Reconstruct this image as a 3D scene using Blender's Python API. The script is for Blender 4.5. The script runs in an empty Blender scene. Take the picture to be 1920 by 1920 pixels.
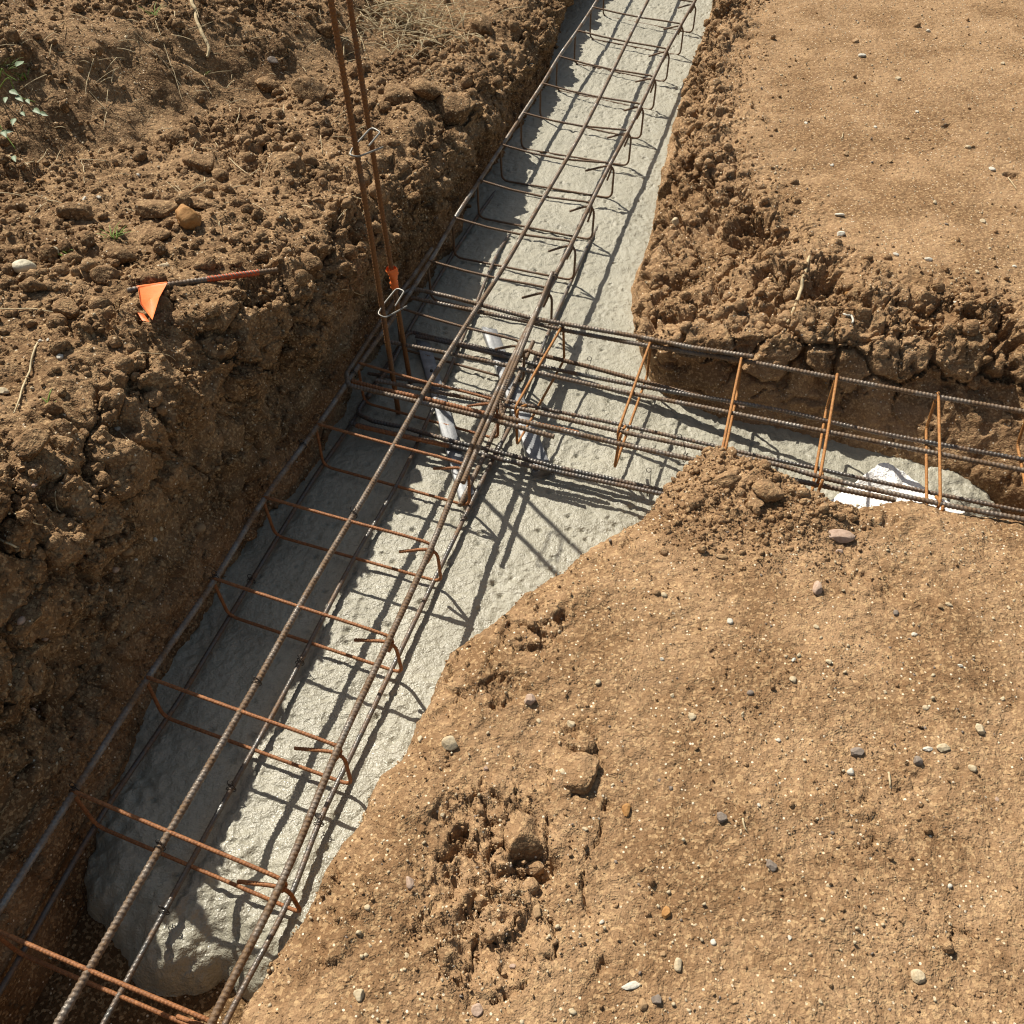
import bpy, math, random
import numpy as np
from mathutils import Vector

RNG = np.random.default_rng(7)
random.seed(7)
C = bpy.context.scene.collection
PI = math.pi

# ------------------------------------------------------------------ survey
# The photograph was measured with a camera 1.55 m above the top of the cage
# (z = 0 is the level of the cage's top bars).  un() gives the place of a
# surveyed point that lies at height z; pr() is its inverse.
F_PX, PITCH, CAM_H, ROLL = 1774.0, math.atan2(1875, 1774), 1.55, math.radians(1.5)
_F = np.array([0, math.cos(PITCH), -math.sin(PITCH)])
_U0 = np.array([0, math.sin(PITCH), math.cos(PITCH)])
_R0 = np.array([1.0, 0, 0])
_R = math.cos(ROLL) * _R0 + math.sin(ROLL) * _U0
_U = -math.sin(ROLL) * _R0 + math.cos(ROLL) * _U0
_C = np.array([0, 0, CAM_H])


def un(u, v, z):
    d = (u - 960) / F_PX * _R + (960 - v) / F_PX * _U + _F
    return _C + d * (z - CAM_H) / d[2]


def pr(P):
    d = np.asarray(P) - _C
    w = d @ _F
    w = np.where(np.abs(w) < 1e-6, 1e-6, w)
    return 960 + F_PX * (d @ _R) / w, 960 - F_PX * (d @ _U) / w, w


DT = np.array([0.267, 0.964, 0.0])      # along the main trench
NT = np.array([0.964, -0.267, 0.0])     # across it, to the east bank
ZC = -0.150                             # top of the concrete
SUN_EL, SUN_AZ = math.radians(49.0), math.radians(-40.7)

# ------------------------------------------------------------------ noise


def _h(ix, iy, iz, seed):
    with np.errstate(over='ignore'):
        h = (ix.astype(np.uint32) * np.uint32(374761393) + iy.astype(np.uint32) * np.uint32(668265263)
             + iz.astype(np.uint32) * np.uint32(2147483647) + np.uint32((seed * 974634777) & 0xffffffff))
        h = (h ^ (h >> np.uint32(13))) * np.uint32(1274126177)
        h = (h ^ (h >> np.uint32(16))) * np.uint32(2246822519)
        h = h ^ (h >> np.uint32(15))
    return h


def _hf(ix, iy, iz, seed):
    return (_h(ix, iy, iz, seed) & np.uint32(0xffffff)).astype(np.float32) / np.float32(0xffffff)


def vnoise(P, seed=0):
    """smooth noise in -1..1"""
    fl = np.floor(P)
    f = (P - fl).astype(np.float32)
    i = fl.astype(np.int64)
    w = f * f * f * (f * (f * 6 - 15) + 10)
    out = 0
    for dx in (0, 1):
        for dy in (0, 1):
            for dz in (0, 1):
                h = _h(i[:, 0] + dx, i[:, 1] + dy, i[:, 2] + dz, seed)
                gx = (h & np.uint32(1023)).astype(np.float32) / 511.5 - 1
                gy = ((h >> np.uint32(10)) & np.uint32(1023)).astype(np.float32) / 511.5 - 1
                gz = ((h >> np.uint32(20)) & np.uint32(1023)).astype(np.float32) / 511.5 - 1
                dot = gx * (f[:, 0] - dx) + gy * (f[:, 1] - dy) + gz * (f[:, 2] - dz)
                ww = (w[:, 0] if dx else 1 - w[:, 0]) * (w[:, 1] if dy else 1 - w[:, 1]) * (w[:, 2] if dz else 1 - w[:, 2])
                out = out + dot * ww
    return out * 1.5


def fbm(P, lam, octaves=3, seed=0, gain=0.5):
    o, a, t = 0, 1.0, 0
    for k in range(octaves):
        o = o + a * vnoise(P / lam * (2 ** k) + 17.3 * k, seed + k)
        t += a
        a *= gain
    return o / t


def worley(P, lam, seed=0):
    """F1, F2 distances in cell units and a random number of the nearest cell"""
    P = P / lam
    i = np.floor(P).astype(np.int64)
    f1 = np.full(len(P), 9.0, np.float32)
    f2 = f1.copy()
    rid = np.zeros(len(P), np.float32)
    for dx in (-1, 0, 1):
        for dy in (-1, 0, 1):
            for dz in (-1, 0, 1):
                a, b, c = i[:, 0] + dx, i[:, 1] + dy, i[:, 2] + dz
                h = _h(a, b, c, seed)
                qx = a + (h & np.uint32(1023)).astype(np.float32) / 1023 - P[:, 0]
                qy = b + ((h >> np.uint32(10)) & np.uint32(1023)).astype(np.float32) / 1023 - P[:, 1]
                qz = c + ((h >> np.uint32(20)) & np.uint32(1023)).astype(np.float32) / 1023 - P[:, 2]
                dd = np.sqrt(qx * qx + qy * qy + qz * qz).astype(np.float32)
                closer = dd < f1
                f2 = np.where(closer, f1, np.minimum(f2, dd))
                rid = np.where(closer, (h >> np.uint32(4)).astype(np.float32) % 997 / 997, rid)
                f1 = np.where(closer, dd, f1)
    return f1, f2, rid


def sstep(x, a, b):
    t = np.clip((x - a) / (b - a), 0, 1)
    return t * t * (3 - 2 * t)


def seg_dist(P2, poly):
    """distance of 2-D points to a polyline, and the side (+ left of it)"""
    best = np.full(len(P2), 1e9)
    side = np.zeros(len(P2))
    for a, b in zip(poly[:-1], poly[1:]):
        ab = b - a
        L2 = max(float(ab @ ab), 1e-12)
        t = np.clip(((P2 - a) @ ab) / L2, 0, 1)
        q = P2 - (a + t[:, None] * ab)
        dd = np.hypot(q[:, 0], q[:, 1])
        cr = ab[0] * (P2[:, 1] - a[1]) - ab[1] * (P2[:, 0] - a[0])
        m = dd < best
        best = np.where(m, dd, best)
        side = np.where(m, np.sign(cr), side)
    return best, side

# ------------------------------------------------------------------ scene helpers


def mesh_from(name, V, Fq, mat=None, smooth=True, parent=None):
    """V (n,3), Fq (m,3 or 4) -> one mesh object"""
    V = np.asarray(V, np.float32)
    Fq = np.asarray(Fq, np.int32)
    me = bpy.data.meshes.new(name)
    me.vertices.add(len(V))
    me.vertices.foreach_set('co', V.ravel())
    k = Fq.shape[1]
    me.loops.add(Fq.size)
    me.loops.foreach_set('vertex_index', Fq.ravel())
    me.polygons.add(len(Fq))
    me.polygons.foreach_set('loop_start', np.arange(0, Fq.size, k, dtype=np.int32))
    me.polygons.foreach_set('loop_total', np.full(len(Fq), k, np.int32))
    if smooth:
        me.polygons.foreach_set('use_smooth', np.ones(len(Fq), bool))
    me.update(calc_edges=True)
    me.validate()
    o = bpy.data.objects.new(name, me)
    C.objects.link(o)
    if mat:
        me.materials.append(mat)
    if parent:
        o.parent = parent
        o.matrix_parent_inverse = parent.matrix_world.inverted() if False else parent.matrix_parent_inverse
        o.location = -Vector(parent.location)
    return o


def tag(o, label=None, cat=None, group=None, kind=None):
    if label:
        o['label'] = label
    if cat:
        o['category'] = cat
    if group:
        o['group'] = group
    if kind:
        o['kind'] = kind
    return o


def empty(name, loc, label, cat, group=None):
    o = bpy.data.objects.new(name, None)
    C.objects.link(o)
    o.location = loc
    o.empty_display_size = 0.05
    return tag(o, label, cat, group)


# ------------------------------------------------------------------ materials


def new_mat(name):
    m = bpy.data.materials.new(name)
    m.use_nodes = True
    nt = m.node_tree
    for n in list(nt.nodes):
        nt.nodes.remove(n)
    out = nt.nodes.new('ShaderNodeOutputMaterial')
    b = nt.nodes.new('ShaderNodeBsdfPrincipled')
    nt.links.new(b.outputs[0], out.inputs[0])
    tc = nt.nodes.new('ShaderNodeTexCoord')
    return m, nt, b, tc.outputs['Object']


def noise(nt, vec, scale, detail=4, rough=0.55, dist=0.0):
    n = nt.nodes.new('ShaderNodeTexNoise')
    n.inputs['Scale'].default_value = scale
    n.inputs['Detail'].default_value = detail
    n.inputs['Roughness'].default_value = rough
    n.inputs['Distortion'].default_value = dist
    nt.links.new(vec, n.inputs['Vector'])
    return n.outputs[0]


def voro(nt, vec, scale, feature='F1', out='Distance', rand=1.0):
    n = nt.nodes.new('ShaderNodeTexVoronoi')
    n.feature = feature
    n.inputs['Scale'].default_value = scale
    n.inputs['Randomness'].default_value = rand
    nt.links.new(vec, n.inputs['Vector'])
    return n.outputs[out]


def ramp(nt, fac, stops):
    n = nt.nodes.new('ShaderNodeValToRGB')
    e = n.color_ramp.elements
    while len(e) < len(stops):
        e.new(0.5)
    for el, (p, c) in zip(e, stops):
        el.position = p
        el.color = (c[0], c[1], c[2], 1) if not np.isscalar(c) else (c, c, c, 1)
    nt.links.new(fac, n.inputs[0])
    return n.outputs[0]


def mix(nt, fac, a, b, mode='MIX'):
    n = nt.nodes.new('ShaderNodeMix')
    n.data_type = 'RGBA'
    n.blend_type = mode
    for s, v in ((n.inputs[0], fac), (n.inputs[6], a), (n.inputs[7], b)):
        if isinstance(v, (int, float)):
            s.default_value = v
        elif isinstance(v, tuple):
            s.default_value = (*v, 1)
        else:
            nt.links.new(v, s)
    return n.outputs[2]


def math_(nt, op, a, b):
    n = nt.nodes.new('ShaderNodeMath')
    n.operation = op
    for s, v in ((n.inputs[0], a), (n.inputs[1], b)):
        if isinstance(v, (int, float)):
            s.default_value = v
        else:
            nt.links.new(v, s)
    return n.outputs[0]


def bump(nt, bsdf, height, dist, strength=1.0, prev=None):
    n = nt.nodes.new('ShaderNodeBump')
    n.inputs['Strength'].default_value = strength
    n.inputs['Distance'].default_value = dist
    nt.links.new(height, n.inputs['Height'])
    if prev is not None:
        nt.links.new(prev, n.inputs['Normal'])
    nt.links.new(n.outputs[0], bsdf.inputs['Normal'])
    return n.outputs[0]


def soil_material(name, dry, tan, damp, damp_amt=0.5, speck=0.5, fine=0.0022, grit=1.4):
    """crumbly soil: patches of dusty and damper earth, sand grains, tiny stones"""
    m, nt, b, v = new_mat(name)
    big = noise(nt, v, 5.0, 5, 0.6)
    mid = noise(nt, v, 34, 6, 0.65)
    grain = noise(nt, v, 330, 4, 0.7)
    col = mix(nt, ramp(nt, mid, [(0.34, 0.0), (0.66, 1.0)]), dry, tan)
    d = math_(nt, 'MULTIPLY', ramp(nt, big, [(0.42, 0.0), (0.60, 1.0)]), damp_amt)
    col = mix(nt, math_(nt, 'MULTIPLY', ramp(nt, noise(nt, v, 2.6, 6, 0.65), [(0.46, 0.0), (0.66, 1.0)]), 0.55), col, tuple(1.22 * c for c in tan))
    col = mix(nt, d, col, damp)
    # grains: lighter and darker by themselves (sand, clay, humus)
    col = mix(nt, ramp(nt, grain, [(0.30, 0.55), (0.5, 0.0)]), col, tuple(0.45 * c for c in damp))
    g2 = voro(nt, v, 210, 'F1', 'Color')
    sep = nt.nodes.new('ShaderNodeSeparateColor')
    nt.links.new(g2, sep.inputs[0])
    col = mix(nt, math_(nt, 'MULTIPLY', ramp(nt, sep.outputs[0], [(0.60, 0.0), (1.0, 1.0)]), 0.55), col, (0.56, 0.38, 0.20))
    # tiny pale stones
    f1 = voro(nt, v, 130, 'F1')
    c1 = voro(nt, v, 130, 'F1', 'Color')
    s1 = nt.nodes.new('ShaderNodeSeparateColor')
    nt.links.new(c1, s1.inputs[0])
    stone = math_(nt, 'MULTIPLY', math_(nt, 'LESS_THAN', f1, 0.26), math_(nt, 'GREATER_THAN', s1.outputs[1], 1 - 0.20 * speck))
    scol = mix(nt, s1.outputs[2], (0.62, 0.47, 0.30), (0.70, 0.62, 0.48))
    col = mix(nt, stone, col, scol)
    nt.links.new(col, b.inputs['Base Color'])
    b.inputs['Roughness'].default_value = 0.95
    b.inputs['Specular IOR Level'].default_value = 0.12
    h1 = bump(nt, b, noise(nt, v, 60, 2, 0.5), fine * 3.6)
    warp = nt.nodes.new('ShaderNodeVectorMath')
    warp.operation = 'MULTIPLY_ADD'
    wn = nt.nodes.new('ShaderNodeTexNoise')
    wn.inputs['Scale'].default_value = 120
    nt.links.new(v, wn.inputs['Vector'])
    nt.links.new(wn.outputs['Color'], warp.inputs[0])
    warp.inputs[1].default_value = (0.012, 0.012, 0.012)
    nt.links.new(v, warp.inputs[2])
    patchy = math_(nt, 'MULTIPLY', voro(nt, warp.outputs[0], 150, 'F1'), ramp(nt, noise(nt, v, 9, 4, 0.6), [(0.38, 0.15), (0.62, 1.0)]))
    h2 = bump(nt, b, patchy, -fine * grit, 1.0, h1)
    bump(nt, b, noise(nt, v, 330, 1, 0.5), fine * 1.1, 1.0, h2)
    return m


def simple_mat(name, stops, scale=40, rough=0.8, spec=0.3, bd=0.001, bscale=120, metallic=0.0, detail=5):
    m, nt, b, v = new_mat(name)
    col = ramp(nt, noise(nt, v, scale, detail, 0.62), stops)
    nt.links.new(col, b.inputs['Base Color'])
    b.inputs['Roughness'].default_value = rough
    b.inputs['Specular IOR Level'].default_value = spec
    b.inputs['Metallic'].default_value = metallic
    if bd:
        bump(nt, b, noise(nt, v, bscale, 2, 0.5), bd)
    return m


def rebar_material(name, steel, rust, bright, cover):
    m, nt, b, v = new_mat(name)
    n1 = noise(nt, v, 16, 6, 0.7)
    n2 = noise(nt, v, 170, 4, 0.7)
    fac = ramp(nt, n1, [(0.62 - 0.4 * cover - 0.08, 0.0), (0.62 - 0.4 * cover + 0.14, 1.0)])
    rc = mix(nt, ramp(nt, n2, [(0.4, 0.0), (0.68, 1.0)]), rust, bright)
    sc = mix(nt, ramp(nt, n2, [(0.35, 0.0), (0.7, 1.0)]), tuple(0.7 * c for c in steel), steel)
    nt.links.new(mix(nt, fac, sc, rc), b.inputs['Base Color'])
    met = math_(nt, 'MULTIPLY', math_(nt, 'SUBTRACT', 1.0, fac), 0.35)
    nt.links.new(met, b.inputs['Metallic'])
    nt.links.new(math_(nt, 'ADD', math_(nt, 'MULTIPLY', fac, 0.38), 0.30), b.inputs['Roughness'])
    b.inputs['Specular IOR Level'].default_value = 0.45
    bump(nt, b, noise(nt, v, 420, 1, 0.5), 0.0006)
    return m


M = {}
M['soil_left'] = soil_material('crumbly_brown_soil', (0.212, 0.127, 0.064), (0.285, 0.180, 0.097), (0.118, 0.064, 0.029), 0.80, 0.40)
M['soil_right'] = soil_material('dusty_tan_soil', (0.262, 0.157, 0.080), (0.345, 0.220, 0.122), (0.165, 0.091, 0.042), 0.75, 0.6, 0.0021, 0.95)
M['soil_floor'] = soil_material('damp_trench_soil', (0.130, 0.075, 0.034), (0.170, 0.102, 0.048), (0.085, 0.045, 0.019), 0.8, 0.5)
M['bar'] = rebar_material('brown_rebar_steel', (0.24, 0.215, 0.185), (0.100, 0.060, 0.034), (0.20, 0.120, 0.055), 0.50)
M['mill_sky_sheen'] = rebar_material('mill_steel_sky_sheen', (0.26, 0.245, 0.222), (0.120, 0.072, 0.040), (0.22, 0.13, 0.062), 0.42)  # less rusty bar steel, its colour made paler to stand in for sky reflections
M['dark_bar'] = rebar_material('dark_rebar_steel', (0.135, 0.128, 0.118), (0.105, 0.068, 0.045), (0.24, 0.13, 0.055), 0.30)
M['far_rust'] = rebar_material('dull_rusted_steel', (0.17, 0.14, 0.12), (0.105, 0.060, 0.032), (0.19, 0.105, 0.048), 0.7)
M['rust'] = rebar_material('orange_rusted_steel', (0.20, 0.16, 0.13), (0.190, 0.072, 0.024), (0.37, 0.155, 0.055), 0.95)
M['bright_rust'] = rebar_material('yellow_rusted_steel', (0.22, 0.14, 0.08), (0.27, 0.105, 0.026), (0.44, 0.215, 0.060), 0.92)
M['post_rust'] = rebar_material('rusted_post_steel', (0.085, 0.08, 0.07), (0.150, 0.058, 0.016), (0.235, 0.105, 0.026), 0.72)
M['wire'] = simple_mat('black_tie_wire', [(0.3, (0.03, 0.028, 0.026)), (0.7, (0.07, 0.055, 0.045))], 60, 0.5, 0.5, 0, metallic=0.6)
M['link'] = simple_mat('bare_steel_wire', [(0.3, (0.20, 0.19, 0.17)), (0.7, (0.32, 0.305, 0.275))], 60, 0.5, 0.5, 0.0003, 400, metallic=0.75)
M['tape'] = simple_mat('orange_tape', [(0.3, (0.80, 0.165, 0.035)), (0.7, (0.88, 0.22, 0.055))], 50, 0.5, 0.35, 0.0004, 300)
M['paint'] = simple_mat('orange_spray_paint', [(0.35, (0.34, 0.065, 0.022)), (0.6, (0.56, 0.11, 0.035))], 90, 0.6, 0.3, 0.0005, 400)
M['foam'] = simple_mat('white_polystyrene', [(0.3, (0.80, 0.79, 0.75)), (0.7, (0.87, 0.86, 0.83))], 60, 0.85, 0.2, 0.004, 190)
M['zinc'] = simple_mat('galvanised_sheet', [(0.3, (0.15, 0.155, 0.16)), (0.55, (0.25, 0.255, 0.26)), (0.72, (0.38, 0.38, 0.37))], 28, 0.55, 0.4, 0.0006, 220, metallic=0.25)
M['straw'] = simple_mat('dry_straw', [(0.3, (0.42, 0.33, 0.19)), (0.7, (0.60, 0.50, 0.32))], 60, 0.8, 0.2, 0)
M['root'] = simple_mat('pale_root', [(0.3, (0.36, 0.27, 0.15)), (0.7, (0.58, 0.47, 0.29))], 70, 0.85, 0.2, 0.001, 260)
M['leaf'] = simple_mat('grey_green_leaf', [(0.3, (0.11, 0.16, 0.075)), (0.7, (0.20, 0.25, 0.15))], 70, 0.55, 0.35, 0.0005, 300)
M['grass'] = simple_mat('grass_blade', [(0.3, (0.12, 0.20, 0.03)), (0.7, (0.22, 0.30, 0.06))], 60, 0.6, 0.3, 0)


def stone_mat(name, a, b_, rough=0.8):
    a, b_ = tuple(0.8 * c for c in a), tuple(0.8 * c for c in b_)
    return simple_mat(name, [(0.32, a), (0.68, b_)], 110, rough, 0.3, 0.0012, 260)


M['cream'] = stone_mat('cream_stone', (0.50, 0.39, 0.24), (0.68, 0.57, 0.39))
M['white'] = stone_mat('white_stone', (0.58, 0.53, 0.43), (0.78, 0.73, 0.62))
M['tan'] = stone_mat('tan_stone', (0.34, 0.21, 0.11), (0.50, 0.33, 0.17))
M['orange'] = stone_mat('orange_stone', (0.36, 0.17, 0.05), (0.52, 0.28, 0.10))
M['grey'] = stone_mat('grey_stone', (0.19, 0.15, 0.12), (0.32, 0.26, 0.21))
M['pink'] = stone_mat('pinkish_stone', (0.40, 0.27, 0.19), (0.58, 0.43, 0.33))
M['shell'] = stone_mat('chalky_shell', (0.60, 0.53, 0.36), (0.78, 0.70, 0.52), 0.6)


def concrete_material():
    m, nt, b, v = new_mat('wet_concrete')
    big = noise(nt, v, 6, 5, 0.6)
    mid = noise(nt, v, 60, 6, 0.7)
    col = ramp(nt, big, [(0.3, (0.275, 0.258, 0.198)), (0.7, (0.360, 0.338, 0.264))])
    col = mix(nt, ramp(nt, mid, [(0.32, 0.5), (0.52, 0.0)]), col, (0.25, 0.228, 0.175))
    g = noise(nt, v, 420, 3, 0.7)
    col = mix(nt, ramp(nt, g, [(0.55, 0.0), (0.75, 0.45)]), col, (0.50, 0.48, 0.39))
    nt.links.new(col, b.inputs['Base Color'])
    wet = noise(nt, v, 14, 4, 0.6)
    sep = nt.nodes.new('ShaderNodeSeparateXYZ')
    nt.links.new(v, sep.inputs[0])
    mr = nt.nodes.new('ShaderNodeMapRange')
    mr.inputs[1].default_value = 0.7
    mr.inputs[2].default_value = 2.4
    mr.inputs[3].default_value = 0.0
    mr.inputs[4].default_value = 0.26
    nt.links.new(sep.outputs[1], mr.inputs[0])
    r = math_(nt, 'ADD', ramp(nt, wet, [(0.35, 0.20), (0.65, 0.42)]), mr.outputs[0])
    nt.links.new(r, b.inputs['Roughness'])
    b.inputs['Specular IOR Level'].default_value = 0.5
    h1 = bump(nt, b, noise(nt, v, 85, 2, 0.5), 0.0042)
    bump(nt, b, noise(nt, v, 230, 2, 0.5), 0.0026, 1.0, h1)
    return m


M['concrete'] = concrete_material()

# ------------------------------------------------------------------ lofted banks


def catmull(keys, x, X):
    """keys (K,...) at parameters x, sampled at X (smooth, no overshoot in time)"""
    keys = np.asarray(keys, float)
    K = len(keys)
    m = np.zeros_like(keys)
    for k in range(K):
        a, c = max(k - 1, 0), min(k + 1, K - 1)
        m[k] = (keys[c] - keys[a]) / (x[c] - x[a])
    j = np.clip(np.searchsorted(x, X, side='right') - 1, 0, K - 2)
    h = (x[j + 1] - x[j])
    t = (X - x[j]) / h
    sh = (len(X),) + (1,) * (keys.ndim - 1)
    t = t.reshape(sh)
    h = h.reshape(sh)
    return ((2 * t**3 - 3 * t**2 + 1) * keys[j] + (t**3 - 2 * t**2 + t) * h * m[j]
            + (-2 * t**3 + 3 * t**2) * keys[j + 1] + (t**3 - t**2) * h * m[j + 1])


def s_samples(ref, lo, hi):
    """parameters along the reference rail: dense where the camera is near"""
    x = np.concatenate([[0], np.cumsum(np.linalg.norm(np.diff(ref, axis=0), axis=1))])
    fine = np.linspace(0, x[-1], 4000)
    P = catmull(ref, x, fine)
    u, v, w = pr(P)
    inside = (w > 0.3) & (u > -260) & (u < 2180) & (v > -260) & (v < 2180)
    dist = np.linalg.norm(P - _C, axis=1)
    step = np.where(inside, np.clip(0.0019 * dist, lo, hi), 0.09)
    n = np.cumsum(1 / step) * (fine[1] - fine[0])
    return x, np.interp(np.arange(0, n[-1]), n, fine)


class Bank:
    """a lofted bank: profiles (K stations x M points), counts per profile segment"""

    def __init__(self, stations, counts, ref, lo=0.0036, hi=0.0085, smooth=14):
        S = np.asarray(stations, float)
        x, X = s_samples(S[:, ref], lo, hi)
        rails = catmull(S, x, X)                      # (n, M, 3)
        cols, tt = [], []
        for k, c in enumerate(counts):
            f = np.linspace(0, 1, c, endpoint=False)
            if k == len(counts) - 1:
                f = np.linspace(0, 1, c) ** 1.6
            for q in f:
                cols.append(rails[:, k] * (1 - q) + rails[:, k + 1] * q)
                tt.append(k + q)
        G = np.stack(cols, 1)                         # (n, T, 3)
        for _ in range(smooth):                       # round the profile's corners
            G[:, 1:-1] = 0.5 * G[:, 1:-1] + 0.25 * (G[:, :-2] + G[:, 2:])
        self.n, self.T = G.shape[:2]
        self.t = np.tile(np.array(tt), self.n)
        self.P = G.reshape(-1, 3)
        self.base = self.P.copy()
        self.N = self.normals()

    def normals(self):
        G = self.P.reshape(self.n, self.T, 3)
        a = np.gradient(G, axis=0)
        b = np.gradient(G, axis=1)
        nn = np.cross(a, b)
        nn /= np.maximum(np.linalg.norm(nn, axis=2, keepdims=True), 1e-9)
        if np.median(nn[..., 2]) < 0:
            nn = -nn
            self.flip = True
        else:
            self.flip = False
        return nn.reshape(-1, 3)

    def push(self, amt):
        self.P = self.P + self.N * np.asarray(amt)[:, None]

    def build(self, name, mat):
        n, T = self.n, self.T
        i = np.arange(n - 1)[:, None] * T + np.arange(T - 1)[None]
        q = np.stack([i, i + T, i + T + 1, i + 1], -1).reshape(-1, 4)
        self.N = self.normals()
        if self.flip:
            q = q[:, ::-1]
        o = mesh_from(name, self.P, q, mat)
        self.u, self.v, self.w = pr(self.P)
        self.ok = (self.w > 0.3) & (self.u > -150) & (self.u < 2070) & (self.v > -150) & (self.v < 2070)
        return o


def soil_relief(b, rough, seed, big=0.020):
    """relief of dug soil: hollows, clods of several sizes and fine crumble"""
    P = b.P
    r = np.clip(rough, 0, 1.4)
    warp = np.stack([fbm(P, 0.05, 2, seed + 40 + k) for k in range(3)], 1) * 0.02
    h = 0.012 * fbm(P, 0.34, 3, seed) + 0.006 * fbm(P, 0.10, 3, seed + 5) * (0.4 + r)
    f1, f2, rid = worley(P + warp, 0.075, seed + 11)
    clod = (0.55 - f1) * (rid > 0.45)
    h += r * big * np.clip(clod, -0.1, 0.6)
    f1, f2, rid = worley(P + warp * 0.6, 0.032, seed + 12)
    h += r * 0.0125 * np.clip(0.6 - f1, -0.1, 0.7) * (0.3 + rid)
    f1, f2, rid = worley(P + warp * 0.4, 0.015, seed + 13)
    h += (0.24 + r) * 0.0066 * np.clip(0.62 - f1, -0.1, 0.7) * (0.3 + rid)
    h += (0.45 + 0.6 * r) * 0.0036 * fbm(P, 0.016, 3, seed + 20, 0.7)
    b.push(h)


def blocks(b, mask, lam, amp, seed, gap=0.6):
    """earth broken along cracks into angular lumps that sit at different heights"""
    m = mask > 0.02
    Q = b.base[m]
    W = Q + lam * 0.35 * np.stack([fbm(Q, lam * 0.6, 3, seed + k) for k in range(3)], 1)
    f1, f2, rid = worley(W, lam, seed + 5)
    e = f2 - f1
    h = amp * ((rid - 0.45) * sstep(e, 0.0, 0.16) - gap * (1 - sstep(e, 0.02, 0.14)) * (rid > 0.3))
    b.P[m] += b.N[m] * (h * mask[m])[:, None]


def dents(b, lst):
    """hollows broken out of the bank: (u, v, z, radius, depth)"""
    for (u, v, z, rad, dep) in lst:
        c = un(u, v, z)
        d = np.linalg.norm(b.base - c, axis=1)
        m = d < rad * 1.8
        if not m.any():
            continue
        Q = b.base[m]
        dd = d[m] / rad + 0.75 * fbm(Q, rad * 1.1, 2, int(u) % 91) + 0.40 * fbm(Q, rad * 0.35, 3, int(v) % 91)
        flo = 1 + 0.5 * fbm(Q, rad * 0.4, 3, 7)
        b.P[m] -= b.N[m] * (dep * flo * (1 - sstep(dd, 0.45, 0.95)))[:, None]


def cracks(b, lst, width=0.006, depth=0.02, z=0.1):
    for poly in lst:
        pts = np.array([un(u, v, z)[:2] for u, v in poly])
        lo, hi = pts.min(0) - 0.06, pts.max(0) + 0.06
        m = ((b.base[:, :2] > lo) & (b.base[:, :2] < hi)).all(1) & (b.base[:, 2] > z - 0.07)
        if not m.any():
            continue
        Q = b.base[m]
        wob = np.stack([fbm(Q, 0.03, 4, 61, 0.7), fbm(Q, 0.03, 4, 62, 0.7)], 1) * 0.020
        d, _ = seg_dist(Q[:, :2] + wob, pts)
        wd = width * (0.35 + 1.0 * np.clip(fbm(Q, 0.04, 3, 63) + 0.45, 0, 1))
        b.P[m] -= np.array([0, 0, 1.0]) * (depth * (1 - sstep(d / wd, 0.35, 1.0)))[:, None]


# ---- west bank: a high crumbly bank of dug earth
base_px = [(1066, -20), (1048, 25), (1055, 86), (1008, 190), (940, 300), (903, 348), (862, 440), (835, 485), (805, 512), (772, 560),
           (742, 605), (708, 660), (655, 735), (605, 825), (585, 880), (485, 1002), (360, 1176), (296, 1290), (243, 1395), (212, 1467),
           (152, 1600)]
bp = np.array([un(u, v, ZC) for u, v in base_px])
bp = np.vstack([[4.0, 18.5, ZC], [1.2, 8.5, ZC], bp, [-0.86, 0.42, ZC], [-1.35, -1.2, ZC]])
bs = bp @ DT
o_ = np.argsort(bs)
rim = np.array([(3.6, 18, .15), (0.95, 8.2, .1), (.40, 5.6, .07), (.20, 4.9, .07), (.05, 4.19, .07), (-.09, 3.66, .09), (-.16, 3.25, .14),
                (-.28, 2.9, .16), (-.40, 2.4, .23), (-.48, 2.07, .29), (-.585, 1.78, .33), (-.68, 1.59, .365), (-.75, 1.37, .36),
                (-.83, 1.09, .38), (-.93, .8, .38), (-1.05, .4, .38), (-1.5, -1.2, .38)])
st = []
for p in rim:
    s = p @ DT
    bx = np.interp(s, bs[o_], bp[o_, 0])
    by = np.interp(s, bs[o_], bp[o_, 1])
    base = np.array([bx, by, ZC])
    foot = base + np.array([0.03, -0.01, -0.20])
    midp = base * 0.58 + p * 0.42 + NT * -0.004
    sh = p + NT * 0.045 + [0, 0, -0.11 * min(1.0, (p[2] + .15) / .45)]
    p = p - NT * 0.035
    st.append([foot, base, midp, sh, p, p - NT * 0.10 + [0, 0, 0.03], p - NT * 0.5 + [0, 0, 0.03], p - NT * 1.5 + [0, 0, 0.06], p - NT * 3 + [0, 0, 0.2], p - NT * 14 + [0, 0, 0.5]])
west = Bank(st, [22, 36, 32, 34, 22, 80, 150, 40, 20], 4, smooth=36)
P = west.P
step_px = [(-260, 330), (-60, 290), (60, 272), (200, 245), (320, 215), (420, 172), (500, 140), (620, 112), (760, 66), (900, -10), (1000, -120)]
sp = np.array([un(u, v, 0.36 - 0.00022 * max(u, 0))[:2] for u, v in step_px])
sd, side = seg_dist(P[:, :2] + 0.05 * np.stack([fbm(P, 0.25, 2, 3), fbm(P, 0.25, 2, 4)], 1), sp)
sd = sd * side
along = sstep(P[:, 0], -0.3, -1.6)
up = sstep(sd, -0.03, 0.36) * (0.08 + 0.15 * along) + sstep(sd, 0.3, 1.2) * 0.05
west.t = np.where(west.t < 3, west.t, np.where(west.t < 4, 2.999 + 0.0 * west.t, west.t - 1))      # the shoulder counts as wall
plate = sstep(west.t, 3.1, 3.9)
west.P[:, 2] += up * plate
west.N = west.normals()
rough = 0.95 * sstep(west.t, 2.7, 3.3) + 0.62 * (1 - sstep(west.t, 2.7, 3.3))
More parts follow.
